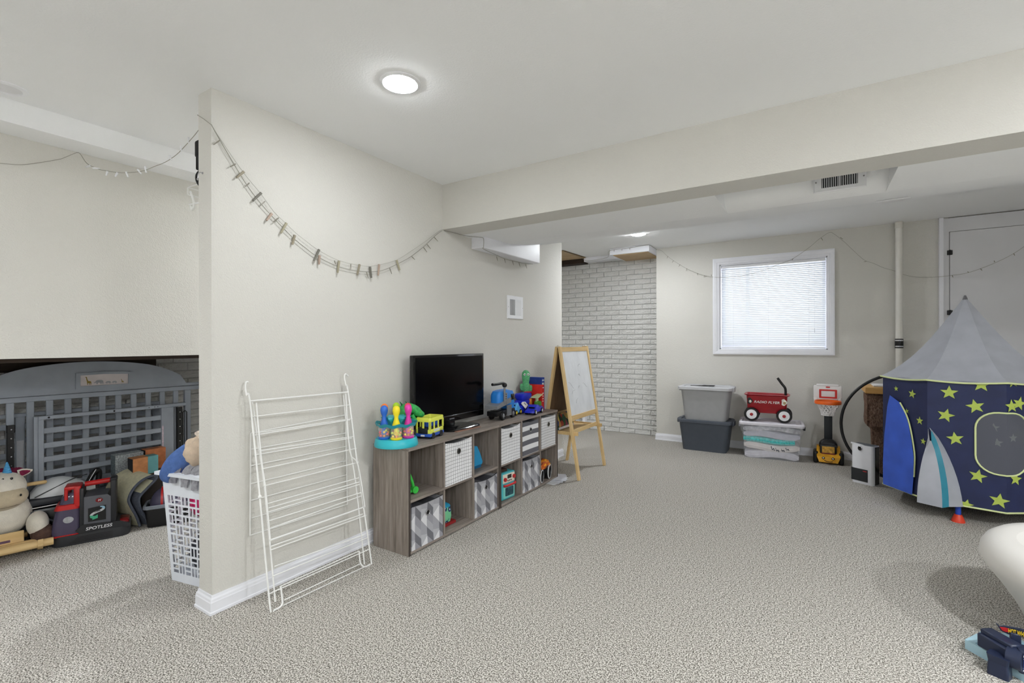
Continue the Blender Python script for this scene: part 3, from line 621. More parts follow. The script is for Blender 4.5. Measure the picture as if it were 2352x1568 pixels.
for y in (-.05, .048):
    for sx in (-1, 1):
        d = MB(); T_ = Matrix.Translation((sx*.05, y, .02)) @ Matrix.Rotation(PI/2*sx, 4, 'Y')
        d.lathe([(.002, -.008), (.0195, -.008), (.0205, -.004), (.0195, .006), (.012, .0065), (.011, .004), (.002, .0045)], 18, T_); d.build('wheel', DARK, bus)
for y in (-.03, .02, .06):
    d = MB(); d.rb(-.03, .03, y - .012, y + .002, .068, .1, .005, 2); d.build('seat', BLU, bus)

dino = thing('toy_dinosaur', 'green scaly toy dinosaur standing behind the yellow bus', 'toy', (-2.165, 2.155, SHZ), R(62))
GRN = M_((52, 168, 82), .5, .35, 60, .8, 140); GRN_D = M_((30, 110, 54), .6, .2, 60)
d = MB(); pts = spline([(-.12, 0, .02), (-.085, 0, .07), (-.05, 0, .13), (-.01, 0, .175), (.03, 0, .19), (.062, 0, .175), (.078, 0, .155)], 4)
rr = [.008 + .034*math.sin(PI*min(i/17, 1)*.78) for i in range(len(pts))]; rr[-1] = .018
d.tube(pts, rr, 14); d.build('body', GRN, dino)
d = MB(); d.tube(spline([(.05, 0, .172), (.075, 0, .16), (.1, 0, .148), (.118, 0, .14)], 3), [.024, .025, .026, .026, .025, .024, .021, .018, .015, .008], 12)
d.build('head', GRN, dino)
for sy in (-1, 1):
    d = MB(); d.tube(spline([(-.02, .022*sy, .12), (.01, .036*sy, .085), (-.012, .036*sy, .045), (.012, .036*sy, .012)], 4), [.027, .028, .029, .027, .024, .021, .018, .016, .015, .015, .016, .016, .012], 10)
    d.rb(-.012, .042, .036*sy - .014, .036*sy + .014, 0, .018, .006, 2); d.build('leg', GRN, dino)
    d = MB(); d.tube(spline([(.035, .02*sy, .15), (.05, .03*sy, .12), (.072, .026*sy, .108)], 4), [.012]*5 + [.009, .008, .007, .005], 8); d.build('arm', GRN, dino)
    d = MB(); d.ell((.085, .021*sy, .166), (.006, .004, .006), 10, 6); d.build('eye', M_((240, 190, 40), .3, 0), dino)
d = MB()
for i in range(9):
    f = i/8; k = int(2 + f*(len(pts) - 6)); p = pts[k]; d.cyl(p + Vector((-.6*rr[k], 0, .8*rr[k])), p + Vector((-.9*rr[k] - .004, 0, 1.25*rr[k] + .006)), .007, .001, 6)
d.build('back_ridge', GRN_D, dino)

tr_ = thing('toy_crane_truck', 'blue and grey toy crane truck right of the television', 'toy', (-2.10, 3.135, SHZ), R(4))
GR = M_((126, 128, 132), .45, .06); CYB = M_((40, 128, 214), .4, .05); CYB2 = M_((92, 176, 236), .4, .05)
d = MB(); d.rb(-.045, .05, -.15, .14, .035, .075, .008, 2); d.rb(.045, .056, -.09, -.02, .02, .05, .004, 1); d.build('chassis', BLACK, tr_)
d = MB(); d.add([(.058, -.165, .095), (.058, .06, .125), (.058, .06, .165), (.058, -.04, .15), (.058, -.165, .118), (-.05, -.165, .095), (-.05, .06, .125), (-.05, .06, .165), (-.05, -.04, .15), (-.05, -.165, .118)],
  [(0, 1, 2, 3, 4), (9, 8, 7, 6, 5), (0, 5, 6, 1), (1, 6, 7, 2), (2, 7, 8, 3), (3, 8, 9, 4), (4, 9, 5, 0)]); d.build('deck', GR, tr_, 20)
d = MB(); d.loft([[(x, y, z) for x, y in rect(0, .0, .09*k, .21*k, .03*k, 4)] for k, z in ((1, .12), (1.04, .17), (1, .20), (.85, .222), (.5, .23))]); d.build('body_shell', CYB, tr_)
d = MB(); d.loft([[(x, y, z) for x, y in rect(0, .1, .088*k, .11*k, .03*k, 4)] for k, z in ((1, .055), (1.05, .13), (1, .185), (.8, .212))]); d.build('cab', CYB, tr_)
d = MB(); d.rb(.035, .05, .075, .13, .14, .19, .006, 2); d.build('cab_window', BLACK_GLOSS, tr_)
d = MB(); d.rb(.05, .062, -.055, -.035, .12, .275, .004, 1); d.rb(.05, .062, -.02, -.008, .12, .21, .003, 1)
for i in range(5): d.bx(.05, .06, -.055, -.008, .135 + i*.017, .141 + i*.017)
d.build('ladder_mast', GR, tr_)
d = MB()
for y in range(5): d.bx(.05, .062, .0 + y*.013, .007 + y*.013, .03, .105)
d.bx(.05, .061, -.004, .062, .026, .034); d.bx(.05, .061, -.004, .062, .1, .108); d.build('side_grille', GR, tr_, 0)
d = MB(); d.tube(spline([(.056, -.045, .255), (.056, -.047, .282), (.05, -.075, .288), (.045, -.13, .286), (.04, -.205, .287)], 4), .011, 10); d.ell((.056, -.045, .272), .02, 12, 8); d.build('crane_arm', BLACK, tr_)
for y in (-.065, .095):
    for sx in (-1, 1):
        T_ = Matrix.Translation((sx*.05, y, .036)) @ Matrix.Rotation(PI/2*sx, 4, 'Y'); d = MB()
        d.lathe([(.002, -.012), (.034, -.012), (.0365, -.006), (.0365, .006), (.033, .012), (.022, .012), (.018, .007), (.002, .009)], 20, T_); w_ = d.build('wheel', BLACK, tr_)
        d = MB(); d.lathe([(.017, .008), (.012, .0125), (.002, .013)], 14, T_, caps=False); d.build('hub', GR, w_)

def mini_car(name, label, loc, rz, body, accent, L=.26, Wc=.105, Hc=.06, parts=None):
    o = thing(name, label, 'toy', loc, rz); h = L/2; w = Wc/2
    d = MB(); prof = [(-h, .018), (-h, .045), (-h*.72, .058), (-h*.35, Hc), (-h*.1, Hc + .026), (h*.25, Hc + .026), (h*.52, Hc - .004), (h*.95, .036), (h, .02)]
    d.loft([[(s*w*k, y, max(z - (0 if i in (0, 8) else dz), .012)) for i, (y, z) in enumerate(prof)] for s, k, dz in ((-1, 1, .012), (-1, .86, 0), (1, .86, 0), (1, 1, .012))]); d.build('body', body, o, 30)
    d = MB(); d.bx(-w*.62, w*.62, h*.24, h*.5, Hc + .0, Hc + .012); d.build('windscreen', BLACK_GLOSS, o, 0)
    d = MB(); d.rb(w - .001, w + .0015, -h*.6, h*.55, .034, .04, .0005, 1); d.build('side_stripe', accent, o)
    for y in (-h*.62, h*.62):
        for sx in (-1, 1):
            T_ = Matrix.Translation((sx*(w - .002), y, .022)) @ Matrix.Rotation(PI/2*sx, 4, 'Y'); d = MB()
            d.lathe([(.002, -.01), (.021, -.01), (.022, -.004), (.022, .005), (.019, .008), (.014, .008), (.002, .008)], 18, T_); q = d.build('wheel', BLACK, o)
            d = MB(); d.lathe([(.013, .0082), (.010, .0105), (.002, .011)], 12, T_, caps=False); d.build('hub', accent, q)
    return o
DKB = M_((30, 44, 190), .3, .06, 30); SILV = M_((206, 210, 216), .3, .03)
car = mini_car('toy_race_car', 'dark blue toy race car nearest the shelf edge', (-2.012, 3.505, SHZ), R(180 + 9), DKB, SILV, .24, .085, .05)
lc = mini_car('toy_light_car', 'light blue toy car between the crane truck and race car', (-2.125, 3.365, SHZ), R(180 + 6), CYB2, M_((240, 214, 60), .4, 0), .13, .08, .075)
d = MB(); d.rb(-.028, .028, -.025, .015, .098, .106, .003, 1); d.build('roof_panel', DKB, lc)
rb_ = thing('toy_launcher', 'dark blue transforming toy with white number panel behind the race car', 'toy', (-2.135, 3.52, SHZ), R(0))
d = MB(); d.rb(-.05, .045, -.08, .085, 0, .07, .012, 2); d.rb(-.045, .04, -.06, .08, .07, .11, .012, 2); d.build('body', DKB, rb_)
d = MB(); d.loft([[(x, y, z) for x, y in rect(0, .01, .09*k, .16*k, .02, 3)] for k, z in ((.8, .11), (1, .13), (1.02, .155), (.9, .165))]); d.build('spoiler', DKB, rb_)
d = MB(); Mw = Matrix.Translation((.048, -.045, .075)) @ Matrix.Rotation(R(-35), 4, 'Y') @ Matrix.Rotation(R(20), 4, 'X'); d.rb(-.006, .006, -.033, .033, -.03, .03, .004, 1, Mw); d.build('number_panel', M_((232, 226, 222), .4, .02), rb_)
text('0', .035, BLACK, rb_, Mw @ frame((.0062, 0, 0), (0, 1, 0), (0, 0, 1)))
d = MB(); d.rb(.03, .05, .05, .085, .06, .115, .006, 1); d.build('orange_block', M_((206, 120, 40), .4, .1), rb_)
d = MB(); d.rb(-.02, .035, .05, .12, .158, .172, .004, 1); d.build('red_cap', M_((170, 30, 60), .4, .1), rb_)

cac = thing('cactus_toy', 'green knitted dancing cactus toy with round white eyes', 'toy', (-2.185, 3.66, SHZ), R(-50))
KNIT = M_((96, 176, 122), .9, .3, 120, .9, 260)
d = MB(); d.lathe([(.036, 0), (.045, .06), (.047, .068), (.036, .07), (.002, .07)], 20); d.build('pot', M_((196, 120, 84), .7, .1), cac)
d = MB(); d.lathe([(.024, .068), (.023, .12), (.026, .16), (.034, .19), (.034, .225), (.028, .245), (.033, .27), (.037, .305), (.033, .335), (.018, .352), (.002, .357)], 18); d.build('stem', KNIT, cac)
for s, z in ((1, .175), (-1, .19)):
    d = MB(); d.tube(spline([(0, .02*s, z), (.006, .036*s, z - .004), (.012, .040*s, z + .022), (.014, .034*s, z + .045)], 4), [.016]*9 + [.017, .016, .014, .008], 10); d.build('arm', KNIT, cac)
for s in (-1, 1):
    d = MB(); d.ell((.030, .015*s, .318), (.008, .011, .011), 12, 8); e_ = d.build('eye', M_((248, 248, 246), .3, 0), cac)
    d = MB(); d.ell((.0375, .014*s, .318), (.003, .005, .005), 10, 6); d.build('pupil', BLACK, e_)
pl = thing('toy_plane', 'lime green toy glider wedged between cactus and game boxes', 'toy', (-2.07, 3.665, SHZ), R(0))
LIME = M_((150, 196, 70), .5, .15, 30)
d = MB(); d.rb(-.02, .04, -.03, .01, 0, .09, .01, 2); d.build('body', M_((90, 150, 50), .5, .3, 40), pl)
d = MB(); d.add([(-.03, -.075, .125), (.05, -.075, .125), (.04, .03, .148), (-.02, .03, .148), (-.03, -.075, .119), (.05, -.075, .119), (.04, .03, .142), (-.02, .03, .142)], [(0, 1, 2, 3), (7, 6, 5, 4), (0, 4, 5, 1), (1, 5, 6, 2), (2, 6, 7, 3), (3, 7, 4, 0)]); d.rb(-.006, .014, -.03, .0, .08, .14, .004, 1); d.build('wing', M_((206, 220, 170), .5, .1), pl)

gb_ = thing('game_box', 'tall blue game box standing behind the red one at the shelf end', 'game box', (-2.17, 3.772, SHZ))
d = MB(); d.rb(-.1, .1, -.026, .026, 0, .288, .002, 1); d.build('box', M_((36, 62, 142), .5, .15, 30), gb_)
d = MB(); d.bx(.1, .1012, -.02, .012, .205, .24); d.build('spine_print', M_((214, 222, 226), .5, .05), gb_, 0)
for y in (-.012, .008):
    d = MB(); T_ = Matrix.Translation((.1005, y, .262)) @ Matrix.Rotation(PI/2, 4, 'Y'); d.lathe([(.009, 0), (.009, .001), (.002, .001)], 14, T_); d.build('spine_dot', M_((190, 200, 220), .5, 0), gb_)
gr_ = thing('game_box', 'bright red game box with white lettering on its spine', 'game box', (-2.15, 3.745 - .026, SHZ))
gr_.location = (-2.145, 3.722, SHZ)
d = MB(); d.rb(-.1, .1, -.022, .022, 0, .226, .002, 1); d.build('box', M_((206, 40, 34), .45, .1, 30), gr_)
for z, w_, s in ((.2, .022, .008), (.15, .018, .012), (.125, .014, .01), (.102, .016, .01), (.08, .012, .01)):
    d = MB(); d.rb(.0995, .1008, -.006, -.006 + w_, z - s/2, z + s/2, .0004, 1); d.build('spine_print', M_((236, 226, 222), .5, .02), gr_)

# ------------------------------------------------------------ things inside the cubes
gt_ = thing('green_toy', 'green plastic toy frame with a red knob in the top cube', 'toy', (-2.03, 2.052, .314), R(-8))
G2 = M_((64, 200, 76), .4, .05)
d = MB(); d.tube(spline([(.0, -.06, .185), (.0, -.052, .19), (.0, -.02, .15), (.0, .012, .085), (.0, .028, .03)], 5), .0095, 10); d.build('arch_bar', G2, gt_)
d = MB(); d.tube([(0, -.06, .018), (0, .03, .018)], .010, 10); d.build('floor_bar', G2, gt_)
d = MB(); d.cyl((-.014, .03, .024), (.018, .03, .024), .021, n=20); d.build('joint', G2, gt_)
d = MB(); d.cyl((.0, -.042, .05), (.0, -.006, .05), .014, n=14); d.build('knob', M_((222, 66, 40), .4, .05), gt_)
d = MB(); d.tube(spline([(-.01, -.055, .17), (-.015, -.052, .1), (-.012, -.055, .02)], 5), .008, 8); d.build('rear_bar', M_((214, 214, 120), .5, .05), gt_)
bw = thing('foam_wedge', 'bright blue foam wedge in the top cube under the television', 'toy', (-2.07, 2.73, .314))
d = MB(); d.prism([(-.08, .022), (.062, .022), (.07, .036), (.042, .1), (.005, .16), (-.08, .175)], -.07, .03, 'x'); d.build('wedge', M_((44, 152, 204), .5, .05), bw, 30)
d = MB(); d.prism([(-.08, 0), (.055, 0), (.062, .022), (-.08, .022)], -.072, .026, 'x'); d.build('sole', M_((30, 104, 150), .5, .05), bw, 30)
m, b, t = base('owl_print', C(130, 206, 160), .8); vz = t.n('ShaderNodeTexVoronoi'); t.link(t.coord(), vz.inputs['Vector']); vz.inputs['Scale'].default_value = 28
t.link(t.ramp(vz.outputs['Distance'], [(.12, C(236, 238, 232)), (.2, C(24, 52, 92)), (.42, C(24, 60, 104)), (.52, C(126, 208, 158))]), b.inputs['Base Color']); OWL = m
bk = thing('toy_backpack', 'small turquoise owl-print backpack toy in a bottom cube', 'toy', (-2.06, 2.385, .023))
d = MB(); d.loft([[(x, y, z) for x, y in rect(0, -.005, .08*k, .105*k, .02*k, 4)] for k, z in ((.9, .02), (1, .05), (1, .09), (.86, .12), (.5, .137))]); d.build('body', OWL, bk)
d = MB(); d.loft([[(x, y, z) for x, y in rect(0, -.005, .083*k, .108*k, .02*k, 4)] for k, z in ((.88, .118), (.8, .13), (.4, .144))]); d.build('flap', M_((36, 150, 190), .6, .1), bk)
d = MB(); d.rb(-.05, .05, -.06, .075, 0, .02, .004, 1); d.build('red_base', M_((150, 32, 36), .6, .1), bk)
ov = thing('toy_oven', 'turquoise toy oven with red handle and knobs in a bottom cube', 'toy', (-2.045, 3.048, .023), R(-6))
OVN = M_((86, 190, 200), .4, .05); CREAM = M_((232, 226, 210), .4, .03); RED = M_((190, 36, 40), .4, .05)
d = MB(); d.rb(-.07, .075, -.082, .082, 0, .205, .012, 3); d.build('body', OVN, ov)
d = MB(); d.rb(.07, .08, -.07, .07, .128, .196, .003, 1); d.build('control_panel', CREAM, ov)
d = MB(); d.rb(.081 - .002, .0825, -.02, .028, .160, .188, .002, 1); d.build('display', BLACK_GLOSS, ov)
for y, z in ((-.05, .158), (.056, .166)):
    d = MB(); d.cyl((.078, y, z), (.09, y, z), .015, n=18); d.build('knob', RED, ov)
for y in (-.016, .003, .022):
    d = MB(); d.cyl((.079, y, .145), (.084, y, .145), .005, n=10); d.build('button', DARK, ov)
d = MB(); d.tube(spline([(.078, -.062, .112), (.092, -.05, .113), (.094, 0, .114), (.092, .06, .115), (.078, .072, .116)], 4), .009, 10); d.build('handle', RED, ov)
d = MB(); d.rb(.07, .0805, -.066, .07, .014, .106, .006, 2); d.build('door', M_((130, 214, 206), .35, .05), ov)
d = MB(); d.rb(.08, .0818, -.046, .052, .03, .094, .008, 3, only='x'); d.build('door_window', M_((42, 84, 96), .2, .5, 30), ov)
d = MB(); d.rb(-.05, .05, -.07, .02, .203, .226, .006, 1); d.build('hob_top', M_((70, 46, 38), .6, .5, 60), ov)
hb = thing('toy_balance_bike', 'black toy vehicle with white rimmed wheels and flame hood', 'toy', (-2.04, 3.66, .023), R(0))
for i, (y, r, x) in enumerate(((-.125, .055, .07), (.03, .062, .06))):
    d = MB(); T_ = Matrix.Translation((x, y, r)) @ Matrix.Rotation(R(90), 4, 'Y') @ Matrix.Rotation(R(-14), 4, 'X')
    d.lathe([(.002, -.03), (r, -.03), (r, .012), (r*.86, .018), (r*.8, .01), (.002, .006)], 28, T_); w_ = d.build('wheel', BLACK, hb)
    d = MB(); d.lathe([(r*.9, .014), (r*1.0, .014), (r*1.02, .019), (r*.9, .021)], 28, T_, caps=False); d.build('rim', WHITE_PL, w_)
d = MB(); d.rb(-.08, .06, -.11, .06, .05, .11, .02, 3); d.build('chassis', BLACK, hb)
m, b, t = base('flame_print', C(230, 140, 30), .4); n = t.noise(t.coord('Object', (1, .4, 1)), 40, 3)
t.link(t.ramp(n, [(.35, C(40, 16, 10)), (.5, C(206, 92, 20)), (.66, C(240, 190, 50))]), b.inputs['Base Color'])
d = MB(); d.loft([[(x, y, z) for x, y in rect(.03, -.03, .1*k, .18*k, .03*k, 4)] for k, z in ((1, .105), (1.02, .13), (.8, .16), (.4, .175))]); d.build('hood', m, hb)
pp = thing('paper_stack', 'loose white papers sticking out under the black toy wheels', 'papers', (-1.93, 3.7, .001))
random.seed(5)
for i in range(4):
    d = MB(); a = R(-10 + 12*i); c_, s_ = math.cos(a), math.sin(a); q = []
    for u in (-.07, -.02, .03, .08): q.append([(u*c_ - w_*s_, u*s_*.4 + w_*c_ + .03*i, .004*i + .006*max(0, u)*8*(w_ > 0) + .001) for w_ in (-.1, -.03, .04, .11)])
    d.sheet(q, .0006); d.build('sheet', M_((226 - 6*i, 228 - 6*i, 230 - 4*i), .8, .04, 20), pp, 30)
# ------------------------------------------------------------ easel
es = thing('easel', 'wooden double-sided child easel with whiteboard beside the cube organiser', 'easel', (-1.953, 4.15, 0))
def bar(p0, p1, w, d, up=(0, 1, 0)):
    p0, p1 = Vector(p0), Vector(p1); z = (p1 - p0).normalized(); y = Vector(up); y = (y - z*y.dot(z)).normalized(); x = y.cross(z)
    mb = MB(); mb.loft([[p + x*a*d/2 + y*b*w/2 for a, b in ((-1, -1), (1, -1), (1, 1), (-1, 1))] for p in (p0, p1)]); return mb
WB_ = .30; TOPZ, SX, RX = 1.178, .2, -.209
for y in (-WB_, WB_):
    bar((SX, y, 0), (.010, y, TOPZ), .036, .02).build('leg', PINE, es, 0); bar((RX, y, 0), (-.016, y, TOPZ), .036, .02).build('leg', PINE, es, 0)
fx = lambda z: SX + (.010 - SX)*z/TOPZ
rx = lambda z: RX + (-.016 - RX)*z/TOPZ
for z, w in ((1.152, .04), (.535, .042)):
    bar((fx(z) + .001, -WB_ + .018, z), (fx(z) + .001, WB_ - .018, z), w, .017, (0, 0, 1)).build('front_rail', PINE_H, es, 0)
    bar((rx(z), -WB_ + .018, z), (rx(z), WB_ - .018, z), w, .017, (0, 0, 1)).build('rear_rail', PINE_H, es, 0)
d = MB(); z0, z1 = .556, 1.132
d.add([(fx(z) + o_, y, z) for o_ in (.003, -.003) for y, z in ((-WB_ + .018, z0), (WB_ - .018, z0), (WB_ - .018, z1), (-WB_ + .018, z1))], [(0, 1, 2, 3), (7, 6, 5, 4), (0, 4, 5, 1), (1, 5, 6, 2), (2, 6, 7, 3), (3, 7, 4, 0)])
m, b, t = base('whiteboard', C(226, 229, 233), .22, spec=.4); nz = t.noise(t.coord('Object', (1, 1, .5)), 9, 4, .6)
t.link(t.ramp(nz, [(.35, C(214, 217, 221)), (.6, C(224, 227, 231))]), b.inputs['Base Color']); d.build('whiteboard', m, es, 0)
d = MB(); random.seed(9)
for i in range(7):
    y, z = random.uniform(-.24, .2), random.uniform(.6, 1.1); L_ = random.uniform(.03, .12); a = random.uniform(-.6, .9)
    q = [(fx(z + L_*f*math.sin(a) + .01*math.sin(5*f)) + .0035, y + L_*f*math.cos(a), z + L_*f*math.sin(a) + .01*math.sin(5*f)) for f in (0, .25, .5, .75, 1)]; d.tube(q, .0007, 4)
d.build('pen_scribbles', M_((120, 124, 128), .7, 0), es)
d = MB(); d.add([(rx(z) + o_, y, z) for o_ in (.003, -.003) for y, z in ((-WB_ + .018, z0), (WB_ - .018, z0), (WB_ - .018, z1), (-WB_ + .018, z1))], [(0, 1, 2, 3), (7, 6, 5, 4), (0, 4, 5, 1), (1, 5, 6, 2), (2, 6, 7, 3), (3, 7, 4, 0)]); d.build('rear_board', BROWN_BOARD, es, 0)
TZ = .40
for y in (-WB_, WB_):
    bar((rx(TZ) - .02, y + .022*(1 if y < 0 else -1), TZ), (fx(TZ) + .045, y + .022*(1 if y < 0 else -1), TZ), .03, .016, (0, 0, 1)).build('spreader', PINE_H, es, 0)
for x in (fx(TZ) - .012, rx(TZ) + .012):
    bar((x, -WB_ + .03, TZ + .012), (x, WB_ - .03, TZ + .012), .034, .014, (0, 0, 1)).build('tray_rail', PINE_H, es, 0)
d = MB(); d.bx(rx(TZ) + .02, fx(TZ) - .02, -WB_ + .035, WB_ - .035, TZ - .002, TZ + .004); d.build('tray_board', PINE_H, es, 0)
for y in (-WB_, WB_):
    d = MB(); d.cyl((-.02, y, TOPZ - .006), (.014, y, TOPZ - .006), .01, n=12); d.rb(-.012, .006, y - .012, y + .012, TOPZ - .004, TOPZ + .014, .004, 1); d.build('hinge', M_((226, 222, 214), .4, .05), es)
pz = thing('puzzle_box', 'colourful puzzle box with animal picture lying in the easel tray', 'game box', (-2.0, 4.04, .4045), R(0))
m, b, t = base('puzzle_print', C(60, 110, 60), .5); vz = t.n('ShaderNodeTexVoronoi'); t.link(t.coord(), vz.inputs['Vector']); vz.inputs['Scale'].default_value = 22
sep = t.n('ShaderNodeSeparateColor'); t.link(vz.outputs['Color'], sep.inputs[0])
t.link(t.ramp(sep.outputs[0], [(.1, C(24, 40, 34)), (.3, C(40, 96, 52)), (.5, C(30, 70, 120)), (.7, C(170, 50, 44)), (.9, C(190, 170, 90))]), b.inputs['Base Color'])
Mp = Matrix.Translation((0, 0, .077)) @ Matrix.Rotation(R(-14), 4, 'Y')
d = MB(); d.rb(-.02, .018, -.16, .16, -.07, .075, .002, 1, Mp); d.build('box', m, pz)
d = MB(); d.rb(.018, .0195, -.158, .158, -.07, -.05, .0005, 1, Mp); d.build('bottom_band', M_((220, 214, 214), .5, .05), pz)
cf = tag(MB().build('cloth_heap', M_((150, 144, 136), .9, .3, 40)) if False else MB().ell((0, 0, .12), (.16, .12, .13), 20, 12).build('storage_sack', M_((158, 152, 145), .95, .25, 30, .8, 60), None), 'grey beige sack on the floor behind the easel', 'bag')
cf.location = (-2.92, 5.95, -.005)

# ------------------------------------------------------------ drying rack
dk = thing('drying_rack', 'folded white wire clothes drying rack leaning on the partition', 'drying rack')
def clampz(l): return [(x, y, max(z, .0045)) for x, y, z in l]
for s in RACK_SIDE: MB().tube(spline(clampz(s), 4), .0042, 8).build('side_rail', WHITE_WIRE, dk)
for s in RACK_INNER: MB().tube(spline(clampz(s), 4), .0036, 8).build('inner_rail', WHITE_WIRE, dk)
for s in RACK_WING: MB().tube(spline(clampz(s), 4), .0034, 8).build('wing_rail', WHITE_WIRE, dk)
for i, s in enumerate(RACK_RUNG): MB().tube(clampz(s), .0042 if i in (0, 13) else .0026, 8).build('rung', WHITE_WIRE, dk)
MB().tube([RACK_BACK[0][0], RACK_BACK[-1][0]], .003, 8).build('back_rail', WHITE_WIRE, dk); MB().tube([RACK_BACK[0][1], RACK_BACK[-1][1]], .003, 8).build('back_rail', WHITE_WIRE, dk)
for s in RACK_BACK: MB().tube(s, .0026, 8).build('rung', WHITE_WIRE, dk)
for s in RACK_SIDE:   # hinge eyes
    p = Vector(s[5]); d = MB(); d.ell(p, .009, 10, 6); d.build('hinge_eye', WHITE_WIRE, dk)

# ------------------------------------------------------------ fairy lights and pegs
WIRE = M_((150, 148, 138), .5, .05); WIREG = M_((168, 166, 156), .5, .05); BULB = base('bulb_glass', C(236, 234, 226), .1, spec=.6, alpha=.85)[0]; BULBD = M_((140, 136, 124), .35, .1)
PEG = [M_((150, 142, 124), .7, .1), M_((120, 118, 110), .7, .1), M_((176, 156, 142), .7, .1), M_((166, 160, 138), .7, .1)]
def fairy(name, label, wires, bulbs, r=.0019, bm=BULBD, br=.0032):
    o = thing(name, label, 'string lights', group='fairy light strings')
    for w_ in wires: MB().tube(spline(w_, 4), r, 6).build('wire', WIRE, o)
    for p, q in bulbs:
        p, q = Vector(p), Vector(q); d = MB(); d.tube([p, p.lerp(q, .3), q], [br*.8, br, br*.55], 8); d.build('bulb', bm, o)
    return o
s1 = fairy('fairy_lights', 'sagging fairy light string with clothes pegs across the long partition', [STR_MAIN_LO], BULBS)
d = MB(); d.tube(spline([(-2.403 - .004, Y0 + .03, 2.268), (-2.404, Y0 - .004, 2.272), (-2.345, Y0 - .004, 2.238), (-2.282, Y0 - .004, 2.198), STR_MAIN_LO[0]], 4), .0016, 6); d.build('wire', WIRE, s1)
MB().tube(spline(STR_MAIN_UP, 4), .0011, 6).build('thin_wire', WIREG, s1)
for i, (p, q) in enumerate(PINS):
    p, q = Vector(p), Vector(q); a = (q - p); n_ = Vector((1, 0, 0)); w_ = a.cross(n_).normalized(); d = MB(); q = p + a*1.05
    d.loft([[c + n_*u*.0045 + w_*v_*k for u, v_ in ((-1, -1), (1, -1), (1, 1), (-1, 1))] for c, k in ((p, .0055), (p.lerp(q, .55), .0045), (q, .0035))])
    d.build('clothes_peg', PEG[i % 4], s1, 0)
SL = [(max(x, -3.372), y, min(z, 2.25)) for x, y, z in STR_LEFT]
sl_ = fairy('fairy_lights', 'white fairy lights hanging from the partition end to the soffit', [[(-2.409, 1.10, 2.262)] + SL + [(-3.372, .9, 2.25)], STR_LEFT2[1:]], [], .0016)
MB().tube(spline([(-3.372, .9, 2.25), STR_LEFT2[1]], 4), .0014, 6).build('wire', WIRE, sl_)
for p, q in BULBS_LEFT:
    p, q = Vector(p), Vector(q); d = MB(); d.tube([p, p.lerp(q, .3), q], [.0042, .0046, .0036], 8); d.build('bulb', WHITE_PL, sl_)
fairy('fairy_lights', 'fairy light string from the brick corner to the window casing', [STR_BACK], BULBS_BACK, .0016)
fairy('fairy_lights', 'fairy light string peaking above the window and crossing the pipe', [STR_WIN, STR_WIN2], BULBS_WIN, .0016)
PB = [(XP + .004, 2.66, 2.036), (XP + .03, 2.75, 2.034), (XP + .05, 2.86, 2.03), (XP + .1, 2.98, 2.035), (XP + .124, 2.986, 2.02), (XP + .124, 2.986, 1.96), (XP + .10, 3.02, 1.95), (XP + .06, 3.25, 1.945), (XP + .03, 3.45, 1.94), (XP + .03, 3.7, 1.945), (XP + .06, 3.86, 1.952)]
fairy('fairy_lights', 'fairy light string tucked round the white duct chase', [PB], [((XP + .03, y, 1.943), (XP + .035, y + .012, 1.905)) for y in (3.3, 3.42, 3.55, 3.66, 3.78)], .002)
CB = [(-2.68, 5.45, 2.372), (-2.66, 5.9, 2.365), (-2.62, 6.05, 2.34), (-2.3, 5.95, 2.335), (-2.16, 5.672, 2.365), (-1.9, 5.672, 2.372), (-1.68, 5.672, 2.382), (-1.66, 5.8, 2.378), (-1.655, 5.97, 2.372)]
fairy('fairy_lights', 'fairy light string along the white ceiling box above the brick', [CB], [((-2.1 + .1*i, 5.668, 2.37), (-2.1 + .1*i, 5.664, 2.345)) for i in range(3)], .002)
# hook on the partition end
hk = thing('wall_hook', 'small bent metal hook screwed into the partition end', 'hook', (-2.363, Y0, 1.978))
d = MB(); d.tube(spline([(0, 0, .018), (.001, -.012, .018), (.003, -.02, .008), (.002, -.022, -.012), (-.004, -.02, -.018), (-.014, -.018, -.010)], 4), .0022, 8); d.build('hook', CHROME, hk)
d = MB(); d.lathe([(.006, 0), (.006, .002), (.002, .003)], 12, Matrix.Translation((0, 0, .018)) @ Matrix.Rotation(PI/2, 4, 'X')); d.build('plate', CHROME, hk)
# wire shelf on the passage side of the partition and the dark cap hanging above
ws = thing('wire_shelf', 'white wire shelf end sticking out behind the partition', 'shelf', (XP - TH, 0, 0))
SX0 = -.285
for z in (2.008, 1.972): MB().tube([(SX0, 1.15, z), (SX0, 2.6, z)], .0035, 6).build('rail', WHITE_WIRE, ws)
for i in range(18): MB().tube([(SX0, 1.15 + i*.08, 2.008), (-.001, 1.15 + i*.08, 2.008)], .0022, 6).build('cross_wire', WHITE_WIRE, ws)
for y in (1.15, 1.3, 1.45): MB().tube([(SX0, y, 2.008), (SX0, y, 1.972)], .003, 6).build('link', WHITE_WIRE, ws)
MB().tube(spline([(SX0 + .005, 1.16, 1.99), (SX0 + .035, 1.16, 1.94), (SX0 + .04, 1.16, 1.91), (SX0 + .022, 1.16, 1.895), (SX0 + .006, 1.16, 1.915)], 4), .0055, 8).build('bracket', WHITE_WIRE, ws)
MB().tube([(SX0 - .004, 1.16, 1.925), (-.001, 1.16, 1.905)], .0045, 8).build('hang_rod', WHITE_WIRE, ws)
bc = thing('hanging_cap', 'black cap hanging on the passage side of the partition', 'cap', (XP - TH, 1.078, 0))
CAPM = M_((16, 16, 18), .85, .2, 40, .5, 200)
d = MB(); d.rb(-.056, -.004, .0, .03, 2.09, 2.168, .01, 2); d.build('strap', CAPM, bc)
d = MB(); d.rb(-.046, -.002, .002, .02, 2.03, 2.095, .004, 1); d.build('webbing', CAPM, bc)
